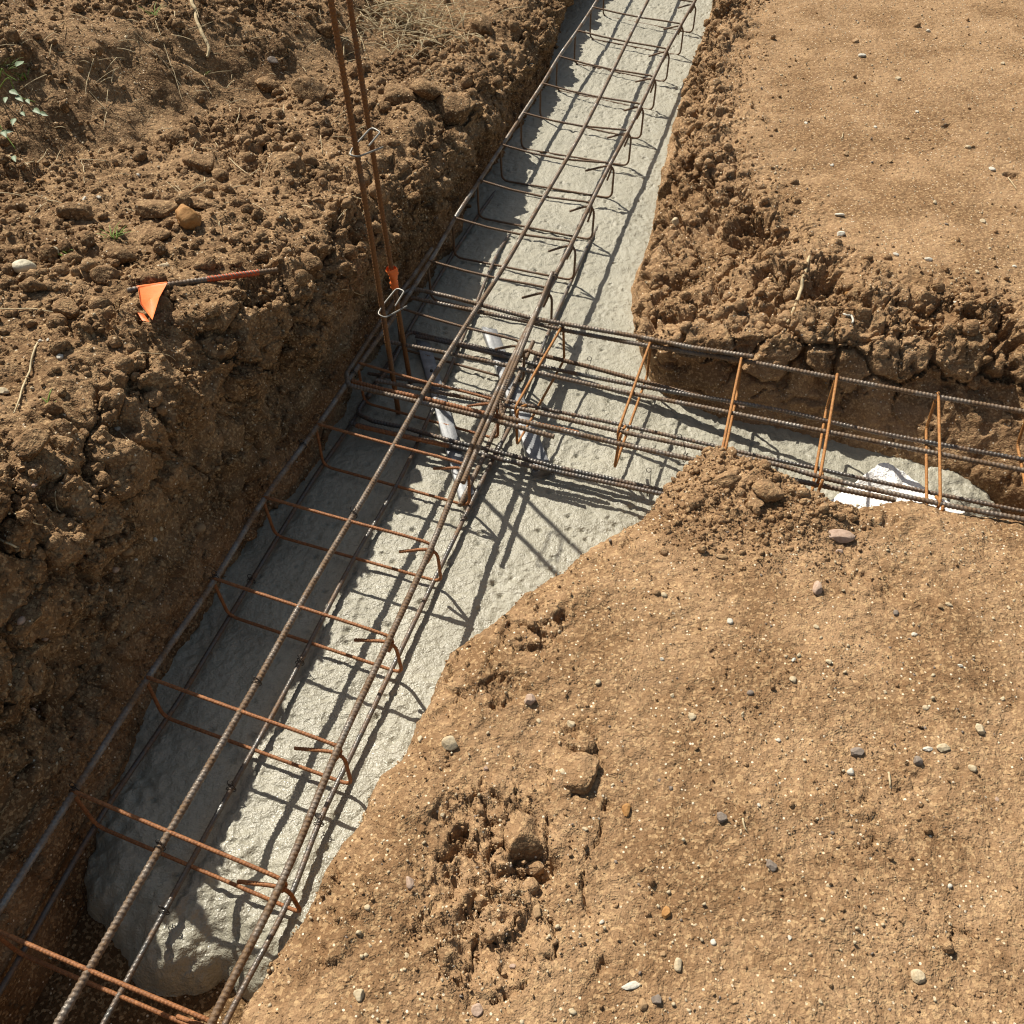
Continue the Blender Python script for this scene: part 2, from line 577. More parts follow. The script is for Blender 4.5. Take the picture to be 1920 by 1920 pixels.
rough *= 0.75 + 0.5 * fbm(P, 0.5, 2, 9)
rough *= 1 - 0.55 * sstep(sd, -0.02, 0.03) * (1 - sstep(sd, 0.3, 0.42)) * plate
west_sd = sd
west.push(0.034 * fbm(west.P, 0.22, 3, 77) * (0.7 + 0.3 * plate) + 0.018 * fbm(west.P * [1, 1, 1.8], 0.09, 3, 79) * (1 - plate))
rimm = np.exp(-((west.t - 2.9) / 0.45) ** 2)
west.push(0.045 * fbm(west.P, 0.12, 3, 91) * rimm + 0.030 * plate * fbm(west.P, 0.15, 3, 92))
blocks(west, (1 - sstep(west.t, 3.15, 3.6)) * sstep(west.t, 1.3, 1.9) * (0.45 + 0.55 * sstep(west.t, 2.2, 2.9)), 0.13, 0.050, 401)
blocks(west, plate * sstep(fbm(west.base, 0.35, 2, 12), -0.1, 0.3) * (west.t < 6.5), 0.085, 0.036, 421)
blocks(west, sstep(west.t, 0.9, 1.2) * (1 - sstep(west.t, 2.9, 3.1)), 0.07, 0.016, 441, 0.3)
soil_relief(west, rough, 100, 0.034)
# the eroded, finely fluted patch below the painted pin
c = un(545, 660, 0.2)
d = np.linalg.norm((west.base - c) * [1, 1, 0.55], axis=1)
m = d < 0.22
flute = np.abs(vnoise(np.stack([west.base[m] @ DT / 0.016, west.base[m] @ NT / 0.05, west.base[m][:, 2] / 0.25], 1), 5))
west.P[m] -= west.N[m] * ((0.035 + 0.02 * flute) * (1 - sstep(d[m], 0.05, 0.13)))[:, None]
dents(west, [(180, 905, 0.33, 0.035, 0.05), (215, 915, 0.32, 0.03, 0.05), (820, 460, 0.02, 0.02, 0.03), (480, 560, .3, .05, .02),
             (420, 720, .2, .09, .02), (350, 850, .2, .10, .025), (230, 1080, .15, .09, .03), (120, 1300, .05, .10, .03)])
cracks(west, [[(190, 230), (150, 215), (125, 240)], [(200, 880), (250, 935)]], 0.008, 0.03, 0.36)
west.build('ground_west', M['soil_left'])
tag(bpy.data.objects['ground_west'], kind='structure')

# ---- north-east bank, between the main trench and the side trench
V3 = lambda a, z: un(a[0], a[1], z)
ne = [((1420, -260), (1432, -262, -.02), (1455, -270, .1), (2.9, 6.6)),
      ((1340, 0), (1352, -3, -.02), (1380, -10, .1), (2.5, 5.1)),
      ((1297, 130), (1312, 125, -.02), (1345, 115, .1), (2.3, 4.6)),
      ((1255, 255), (1275, 245, -.02), (1330, 225, .1), (2.1, 4.15)),
      ((1233, 360), (1255, 345, -.03), (1345, 310, .1), (2.0, 3.85)),
      ((1206, 470), (1240, 455, -.03), (1400, 385, .1), (1.92, 3.6)),
      ((1184, 545), (1225, 540, -.02), (1440, 430, .11), (1.88, 3.45)),
      ((1197, 650), (1215, 625, .00), (1470, 455, .115), (1.88, 3.3)),
      ((1222, 720), (1250, 630, .02), (1500, 475, .12), (1.92, 3.18)),
      ((1325, 773), (1372, 630, .07), (1560, 515, .12), (2.0, 3.08)),
      ((1420, 796), (1470, 625, .09), (1620, 535, .13), (2.1, 3.0)),
      ((1560, 830), (1580, 640, .10), (1700, 555, .13), (2.2, 2.95)),
      ((1680, 861), (1690, 645, .10), (1790, 570, .13), (2.35, 2.9)),
      ((1860, 908), (1850, 655, .10), (1900, 590, .13), (2.55, 2.85)),
      ((2060, 960), (2050, 690, .10), (2080, 615, .13), (2.8, 2.8))]
st = []
for k, (a, l, r, inn) in enumerate(ne):
    base = V3(a, ZC)
    lip, rm = un(*l), un(*r)
    inn = np.array([inn[0], inn[1], 0.12])
    foot = base + np.array([-0.03, -0.03, -0.2]) + 0.02 * (base - rm) * [1, 1, 0]
    dirn = (inn - rm) / np.linalg.norm(inn - rm)
    far = inn + np.array([0.75, 0.66, 0.0]) * 12
    st.append([foot, base, lip, rm, rm + dirn * 0.3 + [0, 0, .0], inn, far])
last = np.array(st[-1])
st.append(list(last + np.array([[4, -1.0, 0]] * 7)))
first = np.array(st[0])
st.insert(0, list(first + np.array([[2.6, 9.0, 0]] * 7)))
nor = Bank(st, [16, 55, 62, 55, 190, 26], 2, smooth=16)
t = nor.t
rough = 0.30 + 0.75 * sstep(t, 1.8, 2.2) * (1 - sstep(t, 3.0, 4.2)) - 0.18 * sstep(t, 3.2, 4.4)
patch = sstep(fbm(nor.P, 0.45, 3, 31), -0.1, 0.5)
rough = rough * (0.6 + 0.8 * patch)
nor.push(0.026 * fbm(nor.P, 0.2, 3, 78) * sstep(t, 1.2, 1.8) * (1 - sstep(t, 3.0, 4.0)))
# dry shrinkage cracks of the cut clay wall
wallm = sstep(t, 0.9, 1.1) * (1 - sstep(t, 1.7, 2.0))
Q = nor.P + 0.03 * np.stack([fbm(nor.P, 0.06, 3, 51 + k) for k in range(3)], 1)
Q = Q + 0.012 * np.stack([fbm(nor.P, 0.018, 3, 54 + k) for k in range(3)], 1)
f1, f2, _ = worley(Q, 0.125, 90)
brk = sstep(fbm(nor.P, 0.12, 2, 58), -0.25, 0.15)
nor.push(-0.010 * wallm * brk * (1 - sstep(f2 - f1, 0.012, 0.055)))
nor.push(0.010 * fbm(nor.P, 0.09, 3, 59) * wallm)
rimm = np.exp(-((nor.t - 2.5) / 0.8) ** 2)
nor.push(0.040 * fbm(nor.P, 0.11, 3, 93) * rimm)
blocks(nor, sstep(nor.t, 1.15, 1.7) * (1 - sstep(nor.t, 2.9, 3.3)), 0.12, 0.055, 461)
blocks(nor, sstep(nor.t, 1.6, 2.2) * (1 - sstep(nor.t, 3.1, 3.7)), 0.06, 0.024, 471)
soil_relief(nor, rough, 200, 0.030)
dents(nor, [(1293, 300, 0.02, 0.07, 0.05), (1318, 338, 0.05, 0.045, 0.09), (1275, 355, -.04, .04, .05), (1300, 160, 0.02, 0.07, 0.045),
            (1425, 450, 0.09, 0.10, 0.045), (1540, 500, 0.11, 0.045, 0.06), (1560, 560, 0.08, 0.085, 0.055), (1200, 510, -.06, .05, .06),
            (1205, 600, -.05, .05, .05), (1245, 205, 0, .05, .03), (1380, 300, .1, .05, .02), (1390, 370, .09, .06, .03),
            (1900, 330, .12, .03, .02), (1780, 235, .12, .03, .012)])
cracks(nor, [[(1440, 455), (1470, 480), (1440, 500)], [(1680, 560), (1690, 640), (1720, 690)]], 0.007, 0.025, 0.1)
nor.build('ground_north', M['soil_right'])
tag(bpy.data.objects['ground_north'], kind='structure')

# ---- near bank, where the photographer stands
near_rim = [(2300, 1010), (2080, 985), (1920, 977), (1830, 968), (1770, 955), (1715, 938), (1680, 935), (1640, 942), (1580, 948), (1530, 934), (1480, 902),
            (1430, 880), (1380, 860), (1325, 855), (1296, 872), (1280, 893), (1240, 930), (1215, 962), (1165, 990), (1110, 1022), (1060, 1065),
            (1000, 1100), (950, 1146), (885, 1190), (842, 1228), (825, 1285), (792, 1345), (765, 1412), (715, 1455), (680, 1535),
            (620, 1612), (590, 1682), (555, 1745), (500, 1832), (455, 1905), (400, 2010)]
nr = np.array([un(u, v, 0.085) for u, v in near_rim])
tip = 13
st = []
L = np.concatenate([[0], np.cumsum(np.linalg.norm(np.diff(nr, axis=0), axis=1))])
inner_k = np.array([L[0], L[2], L[8], L[tip], L[21], L[25], L[34], L[35]])
inner_p = np.array([(2.4, 0.15), (1.75, 0.15), (1.15, 0.2), (0.82, 0.25), (0.62, 0.02), (0.55, -0.2), (0.42, -0.75), (0.38, -0.9)])
for k, p in enumerate(nr):
    a = sstep(L[k], L[tip] - 0.22, L[tip] + 0.22)
    dirn = (1 - a) * np.array([-0.2, -0.98, 0]) + a * np.array([0.96, -0.27, 0])
    dirn /= np.linalg.norm(dirn)
    inn = np.array([np.interp(L[k], inner_k, inner_p[:, 0]), np.interp(L[k], inner_k, inner_p[:, 1]), 0.10])
    dd = (inn - p) / np.linalg.norm(inn - p)
    mound = 0.035 * math.exp(-((L[k] - L[11]) / 0.22) ** 2)
    st.append([p - dirn * 0.06 + [0, 0, -0.42], p - dirn * 0.035 + [0, 0, -0.15], p + [0, 0, 0], p + dirn * 0.03 + dd * 0.05 + [0, 0, 0.02 + mound],
               p + dd * 0.22 + [0, 0, 0.02 + 0.3 * mound], inn, inn + np.array([0.5, -0.86, 0]) * 9])
st.insert(0, list(np.array(st[0]) + np.array([[4, -0.9, 0]] * 7)))
st.append(list(np.array(st[-1]) + np.array([[-0.5, -1.8, 0]] * 7)))
near = Bank(st, [14, 26, 16, 42, 235, 26], 2, lo=0.0034, smooth=8)
t = near.t
u_, v_, w_ = pr(near.P)
rough = 0.22 + 0.35 * (1 - sstep(t, 2.6, 4.0))
tipd = np.linalg.norm(near.P - un(1400, 930, 0.1), axis=1)
rough = rough + 0.7 * (1 - sstep(tipd, 0.10, 0.26))
for (u, v, rr, amt) in [(920, 1590, 0.13, 1.1), (890, 1750, 0.13, 0.9), (1050, 1400, 0.16, 0.3), (1600, 1480, 0.2, 0.15), (1640, 1090, .16, .25), (1000, 1180, .08, .3)]:
    dd = np.linalg.norm(near.P - un(u, v, 0.1), axis=1)
    rough = rough + amt * (1 - sstep(dd, rr * 0.4, rr * 1.2))
rough *= 0.75 + 0.5 * sstep(fbm(near.P, 0.25, 3, 33), -0.3, 0.4)
near.push(0.012 * fbm(near.P, 0.13, 3, 94) * sstep(t, 2.2, 3.2))
brk = np.zeros(len(near.P))
for (u, v, rr) in [(925, 1590, 0.15), (890, 1760, 0.13), (1000, 1180, 0.09), (940, 1290, 0.07), (1050, 1430, 0.09), (1640, 1090, 0.10), (1640, 1480, 0.10)]:
    dd = np.linalg.norm(near.P - un(u, v, 0.1), axis=1) + 0.04 * fbm(near.P, 0.08, 2, 96)
    brk = np.maximum(brk, (1 - sstep(dd, rr * 0.35, rr)) * (0.5 if u > 1500 else 1.0))
brk = np.maximum(brk, 0.6 * sstep(t, 2.0, 2.3) * (1 - sstep(t, 3.0, 3.3)) * sstep(fbm(near.P, 0.2, 2, 97), 0.0, 0.3))
blocks(near, brk, 0.055, 0.026, 481)
soil_relief(near, rough, 300)
dents(near, [(1052, 1158, 0.1, 0.020, 0.022), (1020, 1170, .1, .016, .012), (858, 1562, 0.1, 0.020, 0.035), (895, 1690, .1, .018, .02), (835, 1610, .1, .016, .02),
             (1000, 1612, 0.1, 0.045, 0.028), (925, 1330, .1, .016, .015), (1135, 1510, .1, .014, .014), (1068, 1385, .1, .016, .02), (925, 1700, .1, .022, .02), (1318, 1020, .1, .016, .025),
             (1130, 1812, .1, .014, .012), (870, 1640, .1, .05, .012), (900, 1760, .1, .06, .012)])
cracks(near, [[(950, 1153), (940, 1190), (916, 1249)], [(940, 1249), (921, 1287), (928, 1310), (938, 1324), (960, 1310)],
              [(868, 1195), (845, 1240), (838, 1270)],
              [(885, 1480), (905, 1510), (922, 1540), (922, 1585), (915, 1615), (880, 1640)], [(1024, 1535), (1028, 1600)],
              [(1128, 1549), (1103, 1612), (1091, 1657), (1098, 1690), (1103, 1712)],
              [(1035, 1730), (1050, 1765), (1045, 1785), (1020, 1800)], [(985, 1850), (950, 1875), (930, 1878)],
              [(1790, 1765), (1800, 1745), (1830, 1755)], [(1600, 1595), (1640, 1585)]], 0.0038, 0.011, 0.1)
near.build('ground_near', M['soil_right'])
tag(bpy.data.objects['ground_near'], kind='structure')

# ---- trench floor (one big sheet under everything, so the ground goes on to the horizon below the banks)
gx = np.concatenate([np.linspace(-60, -1.8, 12), np.arange(-1.7, 2.4, 0.012), np.linspace(2.6, 60, 12)])
gy = np.concatenate([np.linspace(-60, -0.5, 12), np.arange(-0.4, 1.9, 0.008), np.arange(1.9, 7, 0.05), np.linspace(7.2, 80, 14)])
X, Y = np.meshgrid(gx, gy)
P = np.stack([X.ravel(), Y.ravel(), np.full(X.size, -0.262)], 1)
f1, _, rid = worley(P, 0.035, 71)
P[:, 2] += 0.014 * fbm(P, 0.2, 3, 70) + 0.010 * np.clip(0.6 - f1, 0, 1) * rid + 0.003 * fbm(P, 0.02, 2, 72)
ii = np.arange(len(gy) - 1)[:, None] * len(gx) + np.arange(len(gx) - 1)[None]
q = np.stack([ii, ii + 1, ii + 1 + len(gx), ii + len(gx)], -1).reshape(-1, 4)
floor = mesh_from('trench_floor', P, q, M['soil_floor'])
tag(floor, kind='structure')

# ------------------------------------------------------------------ concrete
nose_px = [(600, 1930), (456, 1872), (437, 1852), (415, 1828), (392, 1846), (359, 1864), (325, 1869), (281, 1859), (250, 1840), (231, 1797), (222, 1768),
           (198, 1755), (163, 1703), (150, 1664), (155, 1620)]
nose = np.array([un(u, v, -0.235)[:2] for u, v in nose_px])
nose = np.vstack([[0.4, 0.3], nose, [-1.05, 0.72]])
rnose = np.array([un(u, v, -0.19)[:2] for u, v in [(1800, 1030), (1840, 1000), (1905, 968), (1880, 935), (1850, 905), (1840, 860)]])
ys = [0.36]
while ys[-1] < 5.9:
    ys.append(ys[-1] + min(0.0030 + 0.0011 * max(ys[-1] - 0.9, 0), 0.008))
ys += [6.3, 7, 8, 9.5]
ys = np.array(ys)
xs = np.arange(-1.0, 1.62, 0.0042)
X, Y = np.meshgrid(xs, ys)
shift = np.where(Y > 3.4, (Y - 3.4) * 0.25, 0)      # the grid leans with the trench far away
X = X + shift
P = np.stack([X.ravel(), Y.ravel(), np.zeros(X.size)], 1)
across = P @ NT
alongc = P @ DT
# keep what the trenches hold (plus a margin that goes into the banks)
left_n = np.interp(alongc, bs[o_], (bp @ NT)[o_]) - 0.12
keep = (across > left_n) & ((across < 0.16 + 0.0 * alongc) | (alongc < 2.55))
keep &= ~((across > -0.05) & (alongc < 1.30) & (P[:, 0] < 0.30))
keep &= ~((P[:, 0] > 0.3) & (alongc < 1.30))
nd, ns = seg_dist(P[:, :2], nose)
nd = nd * -ns + 0.022 * fbm(P, 0.06, 3, 89)
rd, rs = seg_dist(P[:, :2], rnose)
rd = np.where(P[:, 0] > 1.1, rd * rs, 9)
keep &= (nd > -0.03) & (rd > -0.03)
edge = np.minimum(nd, np.where(P[:, 0] > 1.0, rd, 9))
z = np.full(len(P), ZC)
z += 0.018 * sstep(P[:, 1], 1.6, 4.0) - 0.006 * (1 - sstep(P[:, 1], 0.8, 1.8))
rr = 0.11
e = np.clip(edge / rr, 0, 1)
z -= 0.115 * (1 - np.sqrt(np.clip(1 - (1 - e) ** 2, 0, 1)))
z += 0.006 * fbm(P, 0.30, 3, 80) + 0.0050 * fbm(P, 0.06, 3, 81)
r1 = fbm(P, 0.020, 3, 82, 0.6)
z += 0.0046 * r1 * (0.35 + 1.1 * sstep(fbm(P, 0.25, 3, 88), -0.35, 0.35))
f1, f2, rid = worley(P, 0.022, 83)
z += np.where(rid > 0.55, 0.004 * np.clip(0.5 - f1, 0, 1), 0)
z -= np.where(rid < 0.16, 0.011 * np.clip(0.40 - f1, 0, 1) / 0.40, 0)   # pock marks
f1, f2, rid = worley(P, 0.009, 84)
z += 0.0016 * np.clip(0.6 - f1, 0, 1) * rid * 2
lump = 1 - sstep(edge, 0.05, 0.32)
z += lump * (0.022 * fbm(P, 0.07, 3, 86) + 0.010 * fbm(P, 0.025, 3, 87))
P[:, 2] = z
nx = len(xs)
ii = (np.arange(len(ys) - 1)[:, None] * nx + np.arange(nx - 1)[None]).ravel()
q = np.stack([ii, ii + 1, ii + 1 + nx, ii + nx], -1)
q = q[keep[q].all(1)]
used = np.unique(q)
remap = np.full(len(P), -1, np.int64)
remap[used] = np.arange(len(used))
conc = mesh_from('concrete_footing', P[used], remap[q], M['concrete'])
tag(conc, 'wet grey concrete poured along the trench floor under the rebar cages', 'concrete')

# ------------------------------------------------------------------ rebar


def fillet(pts, r, n=7):
    """polyline with its inner corners rounded"""
    pts = [np.asarray(p, float) for p in pts]
    out = [pts[0]]
    for a, b, c in zip(pts[:-2], pts[1:-1], pts[2:]):
        d1, d2 = a - b, c - b
        l1, l2 = np.linalg.norm(d1), np.linalg.norm(d2)
        ang = math.acos(np.clip(d1 @ d2 / (l1 * l2), -1, 1))
        cut = min(r / max(math.tan(ang / 2), 1e-3), 0.48 * l1, 0.48 * l2)
        p, q = b + d1 / l1 * cut, b + d2 / l2 * cut
        for k in range(n + 1):
            t = k / n
            out.append((1 - t) ** 2 * p + 2 * t * (1 - t) * b + t * t * q)
    out.append(pts[-1])
    return out


def resample(pts, step):
    pts = np.asarray(pts, float)
    L = np.concatenate([[0], np.cumsum(np.linalg.norm(np.diff(pts, axis=0), axis=1))])
    n = max(3, int(L[-1] / step) + 1)
    x = np.linspace(0, L[-1], n)
    return np.stack([np.interp(x, L, pts[:, k]) for k in range(3)], 1), x


def smooth_path(pts, step=0.02):
    pts = np.asarray(pts, float)
    L = np.concatenate([[0], np.cumsum(np.linalg.norm(np.diff(pts, axis=0), axis=1))])
    X = np.linspace(0, L[-1], max(4, int(L[-1] / step)))
    return catmull(pts, L, X)


def tube_arrays(path, r, seg=10, step=0.0026, rib=0.0, pitch=0.0085, taper=None, wob=0.0):
    P, x = resample(path, step)
    if wob:
        P = P + wob * np.stack([fbm(P, 0.35, 2, 900 + k) for k in range(3)], 1)
    T = np.gradient(P, axis=0)
    T /= np.maximum(np.linalg.norm(T, axis=1, keepdims=True), 1e-12)
    n0 = np.cross(T[0], [0.0, 0.0, 1.0])
    if np.linalg.norm(n0) < 1e-3:
        n0 = np.cross(T[0], [1.0, 0.0, 0.0])
    n0 /= np.linalg.norm(n0)
    Ns = [n0]
    for k in range(1, len(P)):
        v = Ns[-1] - T[k] * (Ns[-1] @ T[k])
        Ns.append(v / max(np.linalg.norm(v), 1e-9))
    Ns = np.array(Ns)
    Bs = np.cross(T, Ns)
    th = np.arange(seg) * 2 * PI / seg
    R = np.full((len(P), seg), r)
    if rib:
        for sgn, off in ((1, 0.0), (-1, 0.5)):
            ph = np.cos(2 * PI * (x[:, None] / pitch + off) + sgn * 1.0 * (th[None] if sgn > 0 else th[None] - PI))
            half = np.clip(np.sin(th) * sgn, 0, 1)[None] ** 0.5
            R = R + rib * np.clip(ph * 1.6, 0, 1) * half
        R = R + rib * 0.5 * (np.abs(np.cos(th)) > 0.97)[None]
    if taper is not None:
        R = R * np.interp(x / x[-1], np.linspace(0, 1, len(taper)), taper)[:, None]
    V = P[:, None] + R[..., None] * (np.cos(th)[None, :, None] * Ns[:, None] + np.sin(th)[None, :, None] * Bs[:, None])
    n = len(P)
    i = np.arange(n - 1)[:, None] * seg + np.arange(seg)[None]
    j = np.arange(n - 1)[:, None] * seg + (np.arange(seg)[None] + 1) % seg
    q = np.stack([i, j, j + seg, i + seg], -1).reshape(-1, 4)
    V = V.reshape(-1, 3)
    # end caps: fans of quads closed on a centre point
    c0, c1 = len(V), len(V) + 1
    V = np.vstack([V, P[0], P[-1]])
    caps = []
    for k in range(0, seg, 2):
        caps.append((c0, (k + 2) % seg, (k + 1) % seg, k))
        o = (n - 1) * seg
        caps.append((c1, o + k, o + (k + 1) % seg, o + (k + 2) % seg))
    q = np.vstack([q, np.array(caps)])
    return V, q


def tube(name, path, r, mat, parent=None, **kw):
    V, q = tube_arrays(path, r, **kw)
    return mesh_from(name, V, q, mat, True, parent)


def join(parts):
    Vs, Qs, n = [], [], 0
    for V, q in parts:
        Vs.append(V)
        Qs.append(q + n)
        n += len(V)
    return np.vstack(Vs), np.vstack(Qs)


RIB = dict(rib=0.0016, pitch=0.0086, step=0.0018)
SRIB = dict(rib=0.0010, pitch=0.0062, seg=8, step=0.0016)
ZT = 0.0                    # level of the long top bars
ZB = -0.132                 # level of the long bottom bars

# stirrups of the main cage: (top left corner, top right corner) as surveyed, far to near
stir = [((1137, -28), (1303, 2)), ((1112, 13), (1279, 43)), ((1083, 57), (1253, 90)), ((1049, 105), (1228, 141)), ((1018, 156), (1204, 193)), ((982, 211), (1180, 242)),
        ((943, 271), (1147, 303)), ((900, 337), (1110, 377)), ((854, 408), (1075, 450)), ((807, 489), (1030, 538)), ((750, 577), (978, 638)),
        ((676, 681), (926, 747)), ((598, 795), (872, 868)), ((498, 932), (812, 1018)), ((404, 1085), (733, 1192)), ((278, 1270), (636, 1398)),
        ((140, 1484), (531, 1648)), ((-22, 1738), (398, 1915))]
main = empty('rebar_cage', un(960, 620, -0.15), 'long rusty rebar cage running up the trench, with square stirrups and hooked ends', 'rebar cage')
TLp = [un(u, v, ZT) for (u, v), _ in stir]
TRp = [un(u, v, ZT) for _, (u, v) in stir]
ext = lambda p, q, k: p + (p - q) / np.linalg.norm(p - q) * k


def long_line(pts, z):
    pts = [np.array([p[0], p[1], z]) for p in pts]
    return [ext(pts[0], pts[2], 1.6)] + pts + [ext(pts[-1], pts[-3], 1.2)]


tm_px = [(1205, 20), (1095, 240), (1000, 405), (945, 500), (880, 600), (800, 728), (702, 900), (585, 1096), (459, 1320), (300, 1590), (108, 1920)]
TM = [un(u, v, ZT + 0.002) for u, v in tm_px]
TM = [ext(TM[0], TM[2], 1.6)] + TM + [ext(TM[-1], TM[-3], 1.0)]
bl_px = [(905, 392), (838, 495), (735, 672), (655, 800), (587, 900), (400, 1207), (331, 1320), (175, 1554), (6, 1848)]
BL = [un(u, v, ZB) for u, v in bl_px]
bm_px = [(932, 478), (865, 640), (810, 770), (749, 900), (660, 1055), (522, 1320), (400, 1540), (194, 1920)]
BM = [un(u, v, ZB) for u, v in bm_px]
br_px = [(1098, 470), (1030, 620), (975, 760), (905, 900), (817, 1082), (737, 1250), (668, 1395), (600, 1539), (541, 1689), (422, 1920)]
BR = [un(u, v, ZB) for u, v in br_px]
for L_ in (BL, BM, BR):
    L_.append(ext(L_[-1], L_[-3], 1.0))
    L_.insert(0, L_[0] + DT * 0.25 + [0, 0, -0.02])
for path, r, m in ((long_line(TLp, ZT), 0.0059, M['mill_sky_sheen']), (TM, 0.0061, M['bar']), (long_line(TRp, ZT), 0.0061, M['bar'])):
    tube('bar', smooth_path(path), r, m, main, **RIB)
for path in (BL, BM, BR):
    tube('bar', smooth_path(path), 0.0049, M['dark_bar'], main, rib=0.0012, pitch=0.0078)

for k, ((ul, vl), (ur, vr)) in enumerate(stir):
    A = un(ul, vl, ZT + 0.006)
    B = un(ur, vr, ZT + 0.006)
    x_ = (B - A) / np.linalg.norm(B - A)
    y_ = np.array([-x_[1], x_[0], 0])
    dn = np.array([0, 0, -1.0])
    A = A - x_ * 0.010
    B = B + x_ * 0.012
    depth = 0.138
    sway = random.uniform(-0.008, 0.008)
    a2 = A + dn * depth + y_ * sway + x_ * 0.006
    b2 = B + dn * depth + y_ * sway
    sag = [0.02, 0.016, 0.014, 0.022, 0.02, 0.03, 0.034, 0.03, 0.026, 0.016, 0.012, 0.008, 0.006, 0.004, 0.003, 0.003, 0.003, 0.003][k] * 0.4
    top = [A + (B - A) * f + dn * sag * math.sin(PI * f) - y_ * sag * 0.8 * math.sin(PI * f) for f in (0.08, 0.3, 0.55, 0.8)]
    j = lambda s: random.uniform(-s, s)
    h2 = B + dn * (0.062 + j(.012)) - x_ * (0.024 + j(.006)) - y_ * (0.006 + j(.008))
    h1 = B + dn * (0.040 + j(.008)) - x_ * (0.090 + j(.012)) - y_ * (0.012 + j(.008))
    path = [h2, B - x_ * 0.004 + dn * 0.004] + top[::-1] + [A, a2, b2, B - y_ * 0.009 + dn * 0.002, h1]
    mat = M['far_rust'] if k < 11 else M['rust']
    # one closed stirrup: hook, top, left leg, bottom, right leg, hook
    fp = fillet(path[:2], 0.01) if False else fillet(path, 0.028)
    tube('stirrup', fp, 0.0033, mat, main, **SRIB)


def tie(parent, at, axis, r=0.012, tail=0.03, mat='wire'):
    """a twisted wire knot round a crossing"""
    at = np.asarray(at, float)
    ax = np.asarray(axis, float)
    ax = ax / np.linalg.norm(ax)
    u = np.cross(ax, [0, 0, 1.0])
    u /= np.linalg.norm(u)
    w = np.cross(u, ax)
    pts = []
    for q in np.linspace(0, 2.2 * 2 * PI, 34):
        pts.append(at + r * (math.cos(q) * u + math.sin(q) * w) + ax * (0.004 * math.sin(q * 0.5)))
    d = random.uniform(0, 6)
    e = pts[-1]
    dirv = np.array([math.cos(d) * 0.5, math.sin(d) * 0.5, 0.85])
    for q in np.linspace(0.1, 1, 5):
        pts.append(e + dirv * tail * q)
    e = pts[-1]
    s = np.cross(dirv, [0.3, 1, 0])
    s /= np.linalg.norm(s)
    for q in np.linspace(0.3, 2 * PI, 10):                # the little eye at the end of the tie
        pts.append(e + 0.006 * (dirv * math.sin(q) + s * (1 - math.cos(q))))
    return tube('tie_wire', pts, 0.0008, M[mat], parent, seg=6, step=0.002)


def at_v(path, v):
    Q_ = smooth_path(path, 0.01)
    vs_ = pr(Q_)[1]
    return Q_[int(np.argmin(np.abs(vs_ - v)))]


for path, v in ((TLp, 1480), (TLp, 1083), (TLp, 838), (TLp, 700), (TM, 1280), (TM, 968), (TM, 1590), (BM, 1475), (BM, 1240), (BM, 1710), (BL, 1090), (BR, 975), (BR, 1545), (TRp, 520)):
    tie(main, at_v(path, v), DT + [0, 0, 0.05], 0.0092, random.uniform(0.0, 0.010))


# ---- side cage
Z2, Z2B = -0.017, -0.118
rise = lambda u: float(np.interp(u, [1050, 1160, 1300, 1412, 1570, 1760, 1920, 2250], [0, 0.012, 0.050, 0.074, 0.096, 0.112, 0.125, 0.15]))
side_cage = empty('rebar_cage', un(1300, 760, -0.15), 'shorter cage with bright orange stirrups branching off along the side trench', 'rebar cage')


def px_path(lst, z, f=1.0):
    return [un(u, v, z + f * rise(u)) for u, v in lst]


T1 = px_path([(762, 556), (880, 581), (988, 603), (1053, 618), (1220, 649), (1412, 680), (1568, 709), (1757, 744), (1920, 772), (2250, 833)], Z2)
T2 = px_path([(684, 630), (731, 641), (897, 674), (1147, 730), (1300, 760), (1460, 792), (1557, 811), (1760, 851), (1920, 882), (2250, 945)], Z2)
T3 = px_path([(705, 713), (850, 741), (960, 763), (1163, 809), (1350, 848), (1460, 872), (1544, 896), (1760, 944), (1920, 974), (2250, 1036)], Z2)
B1 = px_path([(780, 630), (850, 645), (959, 672), (1040, 692), (1205, 725), (1455, 768), (1650, 812), (1920, 862), (2250, 925)], Z2B)
B2 = px_path([(690, 700), (850, 728), (1000, 762), (1180, 800), (1480, 868), (1800, 935), (2250, 1025)], Z2B, 0.8)
B3 = px_path([(655, 793), (750, 815), (860, 840), (960, 866), (1060, 888), (1150, 907), (1290, 937), (1600, 1010), (2250, 1140)], Z2B, 0.6)
for path, r, m in ((T1, .0055, 'bar'), (T2, .0052, 'bar'), (T3, .0052, 'bar'), (B1, .0053, 'dark_bar'), (B2, .0046, 'dark_bar'), (B3, .0056, 'dark_bar')):
    tube('bar', smooth_path(path), r, M[m], side_cage, **RIB)


def on(path, u):
    us = np.array([pr(p)[0] for p in path])
    P_ = np.array(path)
    return np.array([np.interp(u, us, P_[:, k]) for k in range(3)])


